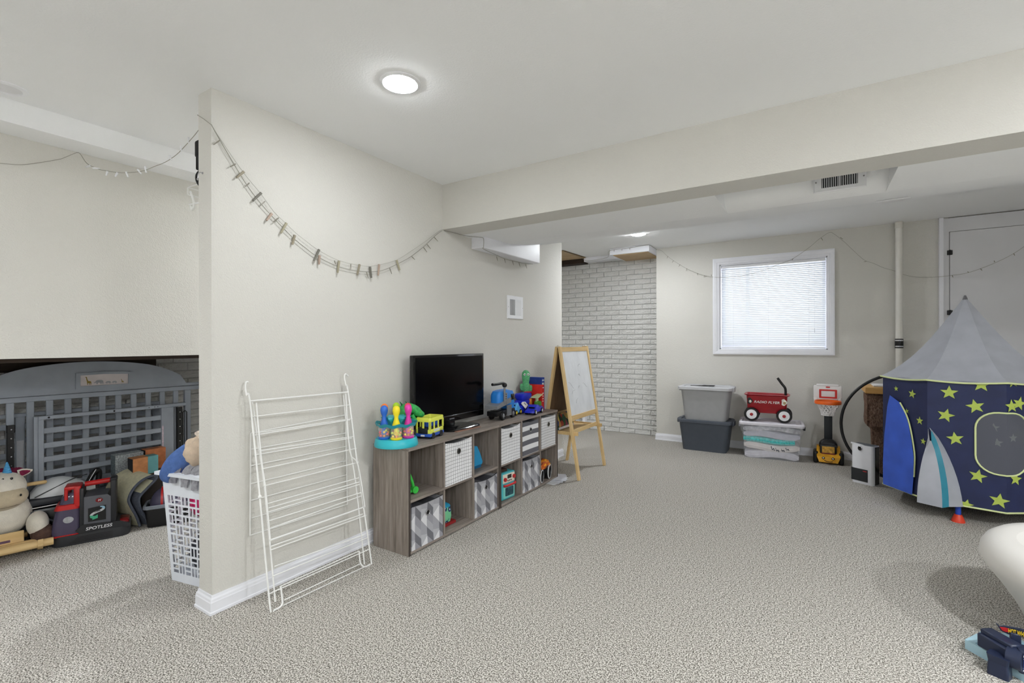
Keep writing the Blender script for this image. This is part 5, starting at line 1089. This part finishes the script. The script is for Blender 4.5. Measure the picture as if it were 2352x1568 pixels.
d = MB(); d.prism([(-.035, .1), (.085, .1), (.105, .12), (.10, .25), (.075, .277), (-.035, .277)], -.14, .016, 'x'); d.build('motor_housing', CLG, sc_, 0)
d = MB(); d.prism([(-.016, .122), (.068, .122), (.068, .212), (-.016, .205)], .0155, .0185, 'x'); d.build('label_panel', M_((26, 27, 29), .3, .05), sc_, 0)
RIB = spline([(0, .040, .207), (0, .054, .203), (0, .057, .194), (0, .048, .185), (0, .030, .179), (0, .012, .172), (0, .0, .163), (0, -.003, .153), (0, .006, .146)], 4)
def ribbon(i0, i1, mat, name, w0=.0062):
    rows = []
    for i in range(i0, i1 + 1):
        p = RIB[i]; t_ = (RIB[min(i+1, len(RIB)-1)] - RIB[max(i-1, 0)]).normalized(); n_ = Vector((0, -t_.z, t_.y)); w_ = w0*min(1, .35 + i/8); rows.append([Vector((.0192, p.y, p.z)) + n_*w_, Vector((.0192, p.y, p.z)) - n_*w_])
    MB().sheet(rows, .0006).build(name, mat, sc_, 0)
ribbon(0, 9, M_((150, 192, 216), .4, .1, 40), 'ribbon_top'); ribbon(9, 26, M_((206, 208, 212), .4, .1, 40), 'ribbon_middle')
d = MB(); d.prism([(-.008, .160), (.004, .158), (.016, .153), (.029, .160), (.029, .139), (.002, .131), (.006, .138), (-.006, .146)], .0188, .0198, 'x'); d.build('arrow_mark', M_((72, 182, 140), .4, .15, 60), sc_, 0)
for z_, y0_, n_ in ((.1815, .024, 4), (.1755, .014, 7)):
    for i in range(n_):
        d = MB(); d.bx(.0192, .0202, y0_ + .0042*i, y0_ + .0032 + .0042*i, z_ + .0014*i*.6, z_ + .0038 + .0014*i*.6); d.build('ribbon_print', BLACK, sc_, 0)
Mo = Matrix.Translation((.016, .036, .247)) @ Matrix.Rotation(PI/2, 4, 'Y')
d = MB(); d.lathe([(1, 0), (1, .9), (.93, 1.3), (.90, 1.0), (.002, 1.0)], 28, Mo @ Matrix.Diagonal((.0135, .0175, .003, 1))); d.build('badge', M_((132, 20, 30), .3, .1), sc_)
d = MB(); d.lathe([(.94, 0), (1.0, 1.0), (1.04, 1.1), (1.07, .9), (1.06, 0)], 28, Mo @ Matrix.Diagonal((.0138, .018, .0034, 1)), caps=False); d.build('badge_rim', CHROME, sc_)
text('H', .018, WHITE_PL, sc_, Matrix.Translation((.0196, .036, .247)) @ frame((0, 0, 0), (0, 1, 0), (0, 0, 1)), shear=.3)
text('SPOTLESS', .026, WHITE_PL, sc_, frame((.0235, .035, .082), (0, 1, .0), (0, 0, 1)), shear=.15, width=.125)
for y0, z0, z1, w_ in ((-.045, .09, .335, .022), (.103, .1, .36, .028)):
    d = MB(); d.rb(-.1, .02, y0 - w_/2, y0 + w_/2, z0, z1, .007, 2); d.build('upright', DARK, sc_)
d = MB(); d.cyl((-.04, -.035, .345), (-.04, .1, .352), .0155, n=16); d.build('carry_handle', CRED, sc_)
d = MB(); d.cyl((-.04, .085, .351), (-.04, .106, .352), .017, n=16); d.build('handle_collar', M_((120, 128, 140), .3, .05), sc_)
d = MB(); d.rb(-.1, .0, -.055, .11, .335, .36, .01, 2) if False else d.rb(-.09, .005, .085, .12, .335, .372, .012, 2); d.build('handle_cap', DARK, sc_)
d = MB(); d.rb(-.1, .016, -.082, -.048, .225, .35, .008, 2); d.rb(-.1, .012, -.125, -.06, .33, .352, .008, 2); d.rb(-.095, -.06, -.125, -.1, .25, .34, .006, 2); d.rb(.0, .014, -.124, -.108, .27, .34, .004, 1); d.build('red_frame', CRED, sc_)
def tk(z, k, y0=-.185): return [(x, y, z) for x, y in rect(-.06, (y0 - .05)/2 + .0, .15*k, abs(y0 + .05), .028, 5)]
d = MB(); d.loft([tk(.065, 1.0), tk(.1, 1.02), tk(.2, .98, -.168), tk(.218, .96, -.16)]); d.build('waste_tank', TANK, sc_)
d = MB(); d.loft([tk(.215, 1.02, -.172), tk(.243, 1.0, -.162), tk(.246, .92, -.155)]); d.build('red_collar', CRED, sc_)
d = MB(); d.loft([tk(.246, .88, -.15), tk(.285, .84, -.14), tk(.31, .7, -.115)]); d.build('tank_lid', TANK, sc_)
d = MB(); d.loft([tk(.058, 1.05, -.19), tk(.066, 1.05, -.19)]); d.build('red_gasket', CRED, sc_)
d = MB(); d.lathe([(.024, 0), (.024, .001), (.002, .0015)], 24, Matrix.Translation((.0165, -.105, .155)) @ Matrix.Rotation(PI/2, 4, 'Y') @ Matrix.Diagonal((.8, 1, 1, 1))); d.build('round_sticker', M_((172, 174, 180), .4, .3, 60), sc_)
d = MB(); d.rb(-.13, .01, .115, .18, .06, .095, .015, 2); d.build('rear_red_tray', M_((120, 24, 28), .25, .1), sc_)

# folded mat
mt = thing('folded_mat', 'beige foam-backed mat folded over, grey binding, behind the spot cleaner', 'mat', (-.03, .04, 0))
pf = spline([(1.282, .008), (1.262, .08), (1.226, .17), (1.222, .21), (1.245, .262), (1.29, .305), (1.345, .324), (1.374, .318), (1.372, .296), (1.325, .25), (1.278, .195), (1.285, .12), (1.318, .05), (1.334, .008)] if False else [Vector((a, b, 0)) for a, b in [(1.282, .008), (1.262, .08), (1.226, .17), (1.222, .21), (1.245, .262), (1.29, .305), (1.345, .324), (1.374, .318), (1.372, .296), (1.325, .25), (1.278, .195), (1.285, .12), (1.318, .05), (1.334, .008)]], 4)
def matrow(t_): return [(-3.735 - .22*t_, p.x - .06*t_, p.y*(1 + .09*t_)) for p in pf]
d = MB(); d.sheet([matrow(i/6) for i in range(7)], .005); d.build('pile_side', M_((218, 213, 184), .95, .1, 60, .5, 300), mt, 60)
d = MB(); d.sheet([[(x + .001, y + (.006 if i < len(pf)*.55 else -.006), z - .004) for i, (x, y, z) in enumerate(matrow(j/6))] for j in range(7)], .003); d.build('backing', M_((92, 97, 110), .9, .15, 80), mt, 60)
d = MB(); d.tube(matrow(-.005), .008, 8); d.build('binding', M_((84, 90, 104), .9, .15, 80), mt)
# product boxes on a dark crate
cr_ = thing('storage_crate', 'low dark storage crate under the orange boxes', 'crate', (-4.02, 1.48, 0))
d = MB(); d.rb(-.085, .1, -.095, .11, 0, .30, .012, 2); d.build('crate', M_((52, 44, 40), .6, .2), cr_); d = MB(); d.rb(-.09, .125, -.205, .115, .299, .311, .006, 1); d.build('lid', M_((84, 62, 50), .6, .2), cr_)
def prod(label, loc, sx, sy, sz, cf, band, side):
    o = thing('product_box', label, 'box', loc, group='printed boxes on the crate'); d = MB(); d.rb(-sx/2, sx/2, -sy/2, sy/2, 0, sz, .0015, 1); d.build('carton', cf, o)
    d = MB(); d.bx(-sx/2 + .004, sx/2 - .002, -sy/2 - .0008, -sy/2 + .001, .003, sz - .003); d.build('end_print', side, o, 0)
    if band:
        d = MB(); d.bx(sx/2 - .001, sx/2 + .0008, sy*.08, sy/2 - .001, .0, sz - .001); d.bx(-sx/2 + .02, sx/2 + .0008, sy*.1, sy/2 - .001, sz - .001, sz + .0008); d.build('teal_print', M_((104, 164, 168), .6, .1), o, 0)
    return o
OC = M_((198, 134, 86), .6, .2, 30); SD = M_((40, 42, 46), .6, .4, 90)
prod('orange and teal printed carton, front one on the crate', (-3.945, 1.405, .3115), .09, .148, .118, OC, True, SD)
prod('orange printed carton standing behind the teal one', (-4.05, 1.505, .3115), .08, .125, .145, M_((192, 118, 74), .6, .2, 30), False, SD)
prod('grey patterned carton at the back of the orange boxes', (-4.05, 1.35, .3115), .085, .16, .14, M_((150, 156, 160), .6, .5, 120), False, M_((120, 132, 138), .6, .5, 120))
# black bin with second cleaner head
bb_ = thing('cleaner_bin', 'black open bin with pale rim holding a smoky tank', 'bin', (-3.715, 1.475, 0), R(62))
d = MB(); R3 = lambda k, z: [(x, y, z) for x, y in rect(0, 0, .26*k, .17*k, .025, 4)]
d.loft([R3(.88, 0), R3(.9, .006), R3(1, .125), R3(.96, .125), R3(.86, .012)]); d.build('tub', M_((22, 22, 24), .4, .1), bb_)
d = MB(); d.loft([R3(1, .12), R3(1.06, .124), R3(1.06, .142), R3(1, .146), R3(.95, .142), R3(.95, .12)], closed=True, caps=False); d.build('rim', M_((126, 132, 142), .4, .05), bb_)
tk2 = thing('cleaner_tank', 'smoky grey cleaner tank with a red band sitting in the bin', 'tank', (-3.715, 1.475, .02), R(62))
d = MB(); d.ell((0, 0, .115), (.11, .068, .115), 22, 14); d.build('tank', M_((88, 84, 106), .15, .1), tk2); d = MB(); d.lathe([(.073, -.008), (.078, -.008), (.078, .008), (.073, .008)], 28, Matrix.Translation((-.035, 0, .115)) @ Matrix.Rotation(PI/2, 4, 'Y') @ Matrix.Diagonal((1.42, .83, 1, 1)), caps=False); d.build('red_band', CRED, tk2)

# laundry basket with see-through slots
lb = thing('laundry_basket', 'white slotted plastic laundry basket standing behind the partition end', 'laundry basket', (-2.79, 1.118, 0), R(11.3))
BW, BD, BH = .30, .27, .555
def bpt(side, u, v):
    e = .032*v; x0, x1, y0, y1 = -e*1.6, BW + e, -e*.5, BD + e; z = v*BH
    return {'front': (x0 + (x1-x0)*u, y0, z), 'left': (x0, y1 + (y0-y1)*u, z), 'back': (x1 + (x0-x1)*u, y1, z), 'right': (x1, y0 + (y1-y0)*u, z)}[side]
LBM = M_((224, 228, 236), .4, .03)
for side in ('front', 'left', 'back', 'right'):
    nc, nr = (6, 8) if side in ('front', 'back') else (5, 8); br_ = [0, .10, .44, .58, .92]
    us = [.0] + [.06 + .88*(c_ + f)/nc for c_ in range(nc) for f in br_] + [.94, 1.0]; vs = [0.0] + [.07 + .73*(r_ + f)/nr for r_ in range(nr) for f in br_] + [.80, .86, 1.0]
    mb = MB(); W_ = len(us); pts = [bpt(side, u, v_) for v_ in vs for u in us]; fs = []
    for j in range(len(vs) - 1):
        for i in range(len(us) - 1):
            ci, cj = i - 1, j - 1
            if 0 <= ci < nc*5 and 0 <= cj < nr*5:
                a, b_ = ci % 5, cj % 5; hor = ((ci//5) + (cj//5)) % 2 == 0
                if (hor and b_ in (1, 3) and a in (1, 2, 3)) or (not hor and a in (1, 3) and b_ in (1, 2, 3)): continue
            fs.append((j*W_ + i, j*W_ + i + 1, (j+1)*W_ + i + 1, (j+1)*W_ + i))
    mb.add(pts, fs); q = mb.build('side_wall', LBM, lb, 0); md = q.modifiers.new('thickness', 'SOLIDIFY'); md.thickness = .003; md.offset = 0
d = MB(); d.bx(0, BW, 0, BD, .002, .006); d.build('floor_panel', LBM, lb, 0)
d = MB(); rim = [bpt('front', 0, 1), bpt('front', 1, 1), bpt('back', 0, 1), bpt('back', 1, 1)]; c_ = Vector((BW/2, BD/2, BH))
for a, z in ((0, 0),): 
    o1 = [c_ + (Vector(p) - c_)*1.0 for p in rim]; o2 = [c_ + (Vector(p) - c_)*1.14 for p in rim]
    d.loft([[o1[i] - Vector((0, 0, .004)), o2[i] - Vector((0, 0, .012)), o2[i] + Vector((0, 0, .004)), o1[i] + Vector((0, 0, .008))] for i in range(4)], closed=True)
d.build('rim', LBM, lb, 0)
def blob(name, c, rad, mat, parent, seed=1, amp=.12, rot=(0, 0, 0), nu=28, nv=18):
    random.seed(seed); ph = [random.uniform(0, 6.3) for _ in range(8)]; mb = MB(); M0 = Matrix.Translation(c) @ Euler(rot).to_matrix().to_4x4(); rings = []
    for i in range(nv + 1):
        th = PI*i/nv; ring = []
        for j in range(nu):
            a = 2*PI*j/nu; x, y, z = math.sin(th)*math.cos(a), math.sin(th)*math.sin(a), -math.cos(th)
            k = 1 + amp*(math.sin(3*x + 4*z + ph[0]) + .6*math.sin(5*y - 3*x + ph[1]) + .5*math.sin(7*z + 5*y + ph[2]) + .35*math.sin(11*x - 6*z + ph[3]))
            s_ = max(math.sin(th), .03)/max(math.sin(th), 1e-6) if math.sin(th) > 1e-6 else 0
            ring.append((rad[0]*x*k + (.02*rad[0]*math.cos(a) if i in (0, nv) else 0), rad[1]*y*k + (.02*rad[1]*math.sin(a) if i in (0, nv) else 0), rad[2]*z*k))
        rings.append(ring)
    mb.loft(rings, M=M0); return mb.build(name, mat, parent, 60)
cl1 = thing('pink_clothes', 'bright pink clothes seen through the upper basket slots', 'clothes', (-2.65, 1.27, .0), R(11.3)); blob('cloth', (0, .0, .41), (.135, .12, .115), M_((214, 44, 112), .9, .25, 30, .5, 200), cl1, 3, .07)
cl2 = thing('dark_clothes', 'dark grey clothes at the bottom of the laundry basket', 'clothes', (-2.65, 1.27, .0), R(11.3)); blob('cloth', (0, .0, .15), (.125, .11, .135), M_((60, 62, 70), .9, .25, 30, .5, 200), cl2, 5, .06)
sw = thing('blue_sweater', 'blue knitted sweater heaped over the basket rim', 'clothes', (-2.74, 1.2, .0), R(11.3))
d = MB(); pt = spline([(-.095, -.07, .515), (-.075, -.065, .55), (-.035, -.045, .60), (.01, -.005, .645), (.06, .03, .67), (.11, .06, .675)], 4); rr_ = [.026 + .04*math.sin(PI*min(1, (i + 2)/(len(pt) + 4))) for i in range(len(pt))]
d.tube(pt, rr_, 18); d.build('knit', M_((84, 116, 178), .95, .16, 40, .9, 420), sw, 70)
bj = thing('beige_top', 'beige fluffy top with striped collar on the laundry heap', 'clothes', (-2.655, 1.17, .0), R(11.3))
blob('plush', (.0, .02, .665), (.06, .065, .09), M_((206, 186, 164), .95, .1, 40, .7, 260), bj, 9, .1, (0, .3, 0))
blob('striped_collar', (.045, .04, .755), (.055, .05, .04), M_((212, 198, 184), .95, .5, 60, .5, 120), bj, 12, .14)
sk = thing('grey_socks', 'grey knitted socks hanging over the basket rim', 'socks', (-2.68, 1.155, .0), R(11.3))
for k_, (x, y) in enumerate(((-.055, .0), (.015, .0), (.065, .005))):
    d = MB(); P_ = spline([(x + .03, y + .06, .60), (x + .015, y + .01, .598), (x, y - .022, .58), (x - .008 + .014*k_, y - .040, .545), (x - .012 + .016*k_, y - .046, .512 - .012*k_)], 4); rows = []
    for i, p in enumerate(P_):
        f = i/(len(P_) - 1); w_ = .030 - .006*f + .004*math.sin(9*f + k_); rows.append([p + Vector((w_*u, .006*abs(u) + .003*math.sin(14*f + 5*u), .004*math.sin(7*u + 3*k_))) for u in (-1, -.5, 0, .5, 1)])
    d.sheet(rows, .007); d.build('sock', M_((150 - 24*(k_ == 0), 150 - 24*(k_ == 0), 156 - 22*(k_ == 0)), .95, .25, 60, .7, 320), sk, 60)
# ------------------------------------------------------------ play tent
TC = Vector((.94, 4.75)); tb = math.atan2(TC.x, TC.y); TF = Vector((-math.sin(tb), -math.cos(tb))); TR = Vector((math.cos(tb), -math.sin(tb)))
tn = thing('play_tent', 'octagonal play tent with grey pointed roof and navy starry walls', 'tent', (TC.x, TC.y, 0))
def tcor(k, r=.5): th = R(22.5 + 45*k); return TF*math.cos(th)*r + TR*math.sin(th)*r
NAVY = M_((34, 42, 80), .55, .12, 12, .4, 16); LIMEF = M_((176, 194, 88), .6, .06, 40); PIPE = M_((214, 224, 164), .6, .04); SILVER = M_((178, 181, 190), .34, .06, 10, .35, 9, metal=.2)
BLUEF = M_((56, 92, 196), .5, .12, 8, .5, 12); TEALF = M_((44, 128, 150), .5, .1)
EZ, HZ, AZ = .952, .118, 1.552
def roofp(t_, k, f):   # t 0 eave .. 1 apex
    a, b = tcor(k - 1, .515), tcor(k, .515); p = a.lerp(b, f); s_ = 1 - t_; sag = .012*math.sin(PI*f)*(s_)
    zz_ = EZ + (AZ - EZ)*(t_ + .0 - .16*math.sin(PI*t_)*(1 - .4*t_)); return (p.x*s_*(1 - .0*t_), p.y*s_, zz_ - sag)
for k in range(8):
    a, b = tcor(k - 1), tcor(k)
    d = MB(); d.sheet([[(a.lerp(b, i/6).x*(1 - .02*math.sin(PI*i/6)*math.sin(PI*v_/5)), a.lerp(b, i/6).y*(1 - .02*math.sin(PI*i/6)*math.sin(PI*v_/5)), HZ + (EZ - HZ)*v_/5) for i in range(7)] for v_ in range(6)], .003); d.build('wall_panel', NAVY, tn, 60)
    d = MB(); d.sheet([[roofp(v_/8, k, i/6) for i in range(7)] for v_ in range(8)] + [[roofp(.985, k, i/6) for i in range(7)]], .003); d.build('roof_panel', SILVER, tn, 50)
d = MB(); d.tube([roofp(0, k, i/6) for k in range(8) for i in range(6)], .006, 8, closed=True); d.build('eave_piping', PIPE, tn)
d = MB(); d.tube([(tcor(k - 1).lerp(tcor(k), i/4).x, tcor(k - 1).lerp(tcor(k), i/4).y, HZ) for k in range(8) for i in range(4)], .006, 8, closed=True); d.build('hem_piping', PIPE, tn)
d = MB(); d.lathe([(.022, AZ - .05), (.012, AZ - .01), (.006, AZ + .006), (.001, AZ + .008)], 12); d.build('roof_tip', M_((104, 104, 108), .5, .1), tn)
def onface(k, s_, z, off=.004):
    a, b = tcor(k - 1), tcor(k); L_ = (b - a).length; d_ = (b - a)/L_; n_ = Vector((d_.y, -d_.x)); n_ = n_ if n_.dot(TF*math.cos(R(45*k)) + TR*math.sin(R(45*k))) > 0 else -n_
    f = min(max(s_/L_, 0), 1); v_ = (z - HZ)/(EZ - HZ); p = (a + d_*s_)*(1 - .02*math.sin(PI*f)*math.sin(PI*min(max(v_, 0), 1))) + n_*off; return Vector((p.x, p.y, z))
def starpoly(k, s_, z, r, rot):
    P_ = []
    for i in range(10):
        a = R(rot + 36*i); q = r if i % 2 == 0 else r*.42; P_.append(onface(k, s_ + q*math.sin(a), min(max(z + q*math.cos(a), HZ + .004), EZ - .004)))
    return P_
random.seed(2)
SF = (tcor(0) - tcor(-1)).length
ALLS = [(k, s_, z, r) if s_ < SF - .01 else (k + 1, max(s_ - SF, .03), z, r) for k, s_, z, r in STARS]
for k in (1, 2, 3, 4, 5, 6): ALLS += [(k if k < 4 else k - 8, random.uniform(.06, .32), .22 + .2*i, .047) for i in range(4)]
for k, s_, z, r in ALLS:
    P_ = starpoly(k, s_, z, r, random.uniform(-14, 14)); c_ = sum(P_, Vector())/10; d = MB(); d.add(P_ + [c_], [(i, (i+1) % 10, 10) for i in range(10)]); d.build('star', LIMEF, tn, 0)
# mesh window with rounded lime piping
MESH = base('mesh_window', C(92, 94, 104), .7, alpha=.86)[0]
wpoly = rect(SF, .558, .285, .40, .11, 7); wpoly = wpoly[:8] + [(SF, .758)] + wpoly[8:24] + [(SF, .358)] + wpoly[24:]
for nm, sub in (('mesh_window', 0),):
    P_ = []
    for s_, z in wpoly: P_.append(onface(0, s_, z, .006) if s_ <= SF else onface(1, s_ - SF, z, .006))
    c_ = onface(0, SF, .558, .006); d = MB(); d.add(P_ + [c_], [(i, (i+1) % len(P_), len(P_)) for i in range(len(P_))]); q = d.build('mesh_window', MESH, tn, 0)
    d = MB(); d.tube(P_, .0055, 8, closed=True); d.build('piping', PIPE, q)
for s_, z in ((.325, .66), (.34, .565), (.42, .6)):
    P_ = [(onface(0, s_ + (.03 if i % 2 == 0 else .013)*math.sin(R(36*i)), z + (.03 if i % 2 == 0 else .013)*math.cos(R(36*i)), .0068) if s_ < SF - .03 else onface(1, s_ - SF + (.03 if i % 2 == 0 else .013)*math.sin(R(36*i)), z + (.03 if i % 2 == 0 else .013)*math.cos(R(36*i)), .0068)) for i in range(10)]
    c_ = sum(P_, Vector())/10; d = MB(); d.add(P_ + [c_], [(i, (i+1) % 10, 10) for i in range(10)]); d.build('faint_star', M_((112, 114, 118), .7, .05), tn, 0)
# blue door panel on the neighbouring facet
dp = [(.012, .119), (.02, .3), (.035, .5), (.055, .72), (.075, .812), (.10, .80), (.165, .767), (.21, .70), (.245, .62), (.275, .50), (.292, .393), (.288, .25), (.272, .117)]
P_ = [onface(-1, s_, z, .010 + .012*math.sin(PI*(z - .1)/.75)) for s_, z in dp]; c_ = onface(-1, .15, .42, .034); d = MB(); d.add(P_ + [c_], [(i, (i+1) % len(P_), len(P_)) for i in range(len(P_))]); d.build('blue_door_flap', BLUEF, tn, 50)
d = MB(); d.tube(spline([onface(-1, s_, z, .013) for s_, z in dp[6:12]], 3), .005, 8); d.build('door_piping', PIPE, tn)
# silver fin standing off the wall
F = lambda s_, z, o_: onface(0, s_, z, o_)
tipp = F(.012, .612, .02); 
d = MB(); rows = []
for i in range(9):
    f = i/8; z = .118 + (.612 - .118)*f; e = math.cos(PI/2*f)**.75; zl = .112 + (.535 - .112)*f; rows.append([F(.012 - .060*e, zl, .02 + .07*e), F(.022 + .058*e, zl, .04 + .085*e), F(.020 + .092*e, z, .03 + .06*e)])
d.sheet([[r_[0], r_[1]] for r_ in rows], .003); d.build('fin_face', SILVER, tn, 60)
d = MB(); d.sheet([[r_[1], r_[1].lerp(r_[2], .5), r_[2]] for r_ in rows], .003); d.build('teal_insert', TEALF, tn, 60)
d = MB(); d.sheet([[r_[2], F(.05 + .13*math.cos(PI/2*i/8)**.75 - .036*(i/8), .114 + (.622 - .114)*i/8, .012)] for i, r_ in enumerate(rows)], .003); d.build('fin_wing', SILVER, tn, 60)
d = MB(); d.sheet([[r_[0], F(-.02*0 + .006, .118 + (.612 - .118)*i/8, .006)] for i, r_ in enumerate(rows)], .003); d.build('fin_side', SILVER, tn, 60)
for k in (0, 2, 3, 4):
    a, b = tcor(k - 1), tcor(k); p = a.lerp(b, .40 if k == 0 else .5)*.945
    d = MB(); d.cyl((p.x, p.y, .03), (p.x, p.y, EZ), .0155, n=14); d.build('leg', M_((40, 74, 180), .4, .05), tn)
    d = MB(); d.lathe([(.037, .0), (.036, .008), (.022, .045), (.019, .05), (.002, .05)], 18, Matrix.Translation((p.x, p.y, 0))); d.build('foot', M_((214, 62, 34), .4, .05), tn)

# ------------------------------------------------------------ smooth white seat at the frame edge
st_ = thing('scoop_seat', 'smooth white round scoop seat on the carpet by the tent', 'seat', (1.02, 2.8, 0))
SEATM = M_((222, 219, 214), .55, .02, 3)
d = MB(); d.lathe([(.225, 0), (.245, .004), (.275, .06), (.315, .14), (.36, .21), (.40, .265), (.416, .30), (.412, .335), (.395, .365), (.368, .385), (.335, .39), (.30, .38)], 56, caps=False); d.build('shell', SEATM, st_, 80)
d = MB(); d.lathe([(.302, .3805), (.262, .352), (.21, .33), (.1, .315), (.001, .312)], 56, caps=False); d.build('seat_bowl', SEATM, st_, 80)

# ------------------------------------------------------------ toy race track base
tt = thing('toy_race_track', 'pale blue and navy toy race track piece at the frame corner', 'toy', (0, 0, 0))
PBL = M_((180, 214, 228), .4, .05, 10); NAV = M_((34, 42, 66), .4, .06)
bp_ = [(.503, 2.553), (.57, 2.655), (.66, 2.70), (1.02, 2.30), (.86, 2.22), (.69, 2.345)]
def shr(P_, k): c_ = Vector((sum(p[0] for p in P_)/len(P_), sum(p[1] for p in P_)/len(P_))); return [tuple(c_ + (Vector(p) - c_)*k) for p in P_]
d = MB(); o_, i_ = bp_, shr(bp_, .86)
d.loft([[(a[0] + (b[0]-a[0])*t_, a[1] + (b[1]-a[1])*t_, z) for t_, z in ((0, 0), (0, .036), (.9, .036), (1, .016), (1, 0))] for a, b in zip(o_, i_)], closed=True); d.build('base_rim', PBL, tt, 0)
d = MB(); d.prism(shr(bp_, .9), .004, .02); d.build('base_floor', PBL, tt, 0)
for p, q in (((.565, 2.51), (.60, 2.62)), ((.60, 2.47), (.655, 2.60)), ((.66, 2.43), (.72, 2.54))):
    d = MB(); v_ = (Vector(q) - Vector(p)).normalized(); n_ = Vector((-v_.y, v_.x))*.004; d.prism([tuple(Vector(p) + n_), tuple(Vector(q) + n_), tuple(Vector(q) - n_), tuple(Vector(p) - n_)], .018, .034); d.build('rib', PBL, tt, 0)
random.seed(8)
for i in range(7):
    d = MB(); x, y = .57 + .02*i, 2.52 - .018*i + .02*(i % 2); d.cyl((x, y, .0195), (x, y, .0206), .003, n=8); d.build('stud_hole', M_((70, 100, 116), .6, 0), tt)
Mt = Matrix.Translation((.568, 2.412, 0)) @ Matrix.Rotation(R(-28), 4, 'Z')
d = MB(); d.loft([[(x*k, y*k, z) for x, y in rect(0, 0, .058, .045, .006, 2)] for k, z in ((1.0, .0), (1.0, .02), (.92, .05), (1.06, .075))], M=Mt); d.build('track_leg', NAV, tt, 0)
d = MB(); Mb = Matrix.Translation((.585, 2.47, .078)) @ Matrix.Rotation(R(-52), 4, 'Z'); d.rb(-.055, .06, -.036, .036, -.026, .026, .005, 1, Mb); d.rb(-.053, .055, -.024, .024, .024, .042, .004, 1, Mb); d.build('launcher_block', NAV, tt)
d = MB(); d.rb(-.056, -.048, -.020, .020, -.015, .012, .003, 1, Mb); d.build('block_recess', M_((22, 28, 46), .5, .05), tt)
d = MB(); d.cyl((.592, 2.425, .075), (.628, 2.408, .075), .036, n=24); d.build('pivot_disc', NAV, tt)
d = MB(); d.rb(.615, .80, 2.40, 2.46, .03, .115, .008, 2); d.build('rear_housing', NAV, tt)
d = MB(); d.rb(.672, .755, 2.475, 2.535, .02, .18, .008, 2); d.build('tower', NAV, tt)
Ml = frame((.665, 2.398, .072), (1, 0, 0), (0, -.1, 1))
m, b, t = base('hatch_print', C(40, 60, 120), .4); v = t.n('ShaderNodeSeparateXYZ'); t.link(t.coord(), v.inputs[0])
hx = t.math('LESS_THAN', t.math('FRACT', t.math('DIVIDE', t.math('ADD', t.math('SUBTRACT', v.outputs[0], t.math('MULTIPLY', v.outputs[1], .5)), 1), .007)), .5)
band = t.math('GREATER_THAN', t.math('ABSOLUTE', v.outputs[1]), .016)
t.link(t.mix(t.math('MULTIPLY', hx, band), C(36, 56, 118), C(226, 228, 236)), b.inputs['Base Color'])
d = MB(); d.rb(-.04, .13, -.034, .034, -.001, .001, .0005, 1); q = d.build('sticker', m, tt); q.matrix_local = Ml
text('MAR', .024, WHITE_PL, tt, Ml @ Matrix.Translation((-.005, 0, .002)), shear=.2, width=.05)
# flame shaped logo plate
Mf = frame((.625, 2.475, .142), (.93, -.37, 0.10), (.05, -.1, 1))
fl_ = [(-.046, .012), (-.038, .004), (-.028, .010), (-.012, .013), (.01, .017), (.03, .016), (.043, .008), (.040, -.006), (.036, .0), (.026, -.004), (.005, -.012), (-.018, -.013), (-.034, -.009)]
d = MB(); d.prism([(a*1.1, b*1.15) for a, b in fl_], -.008, -.001); q = d.build('logo_plate', NAV, tt, 0); q.matrix_local = Mf
d = MB(); d.prism([(-.040, .004), (-.028, .008), (-.014, .008), (-.022, .002), (-.012, -.002), (-.024, -.008), (-.034, -.006)], -.001, .0008); q = d.build('logo_flame', M_((188, 36, 40), .4, .05), tt, 0); q.matrix_local = Mf
text('HOT WHEELS', .024, M_((240, 206, 40), .4, 0), tt, Mf @ Matrix.Translation((.010, .001, .0002)) @ Matrix.Rotation(R(4), 4, 'Z'), shear=.2, width=.058)
d = MB(); d.rb(.612, .640, 2.47, 2.49, .095, .14, .003, 1); d.build('logo_stem', NAV, tt)
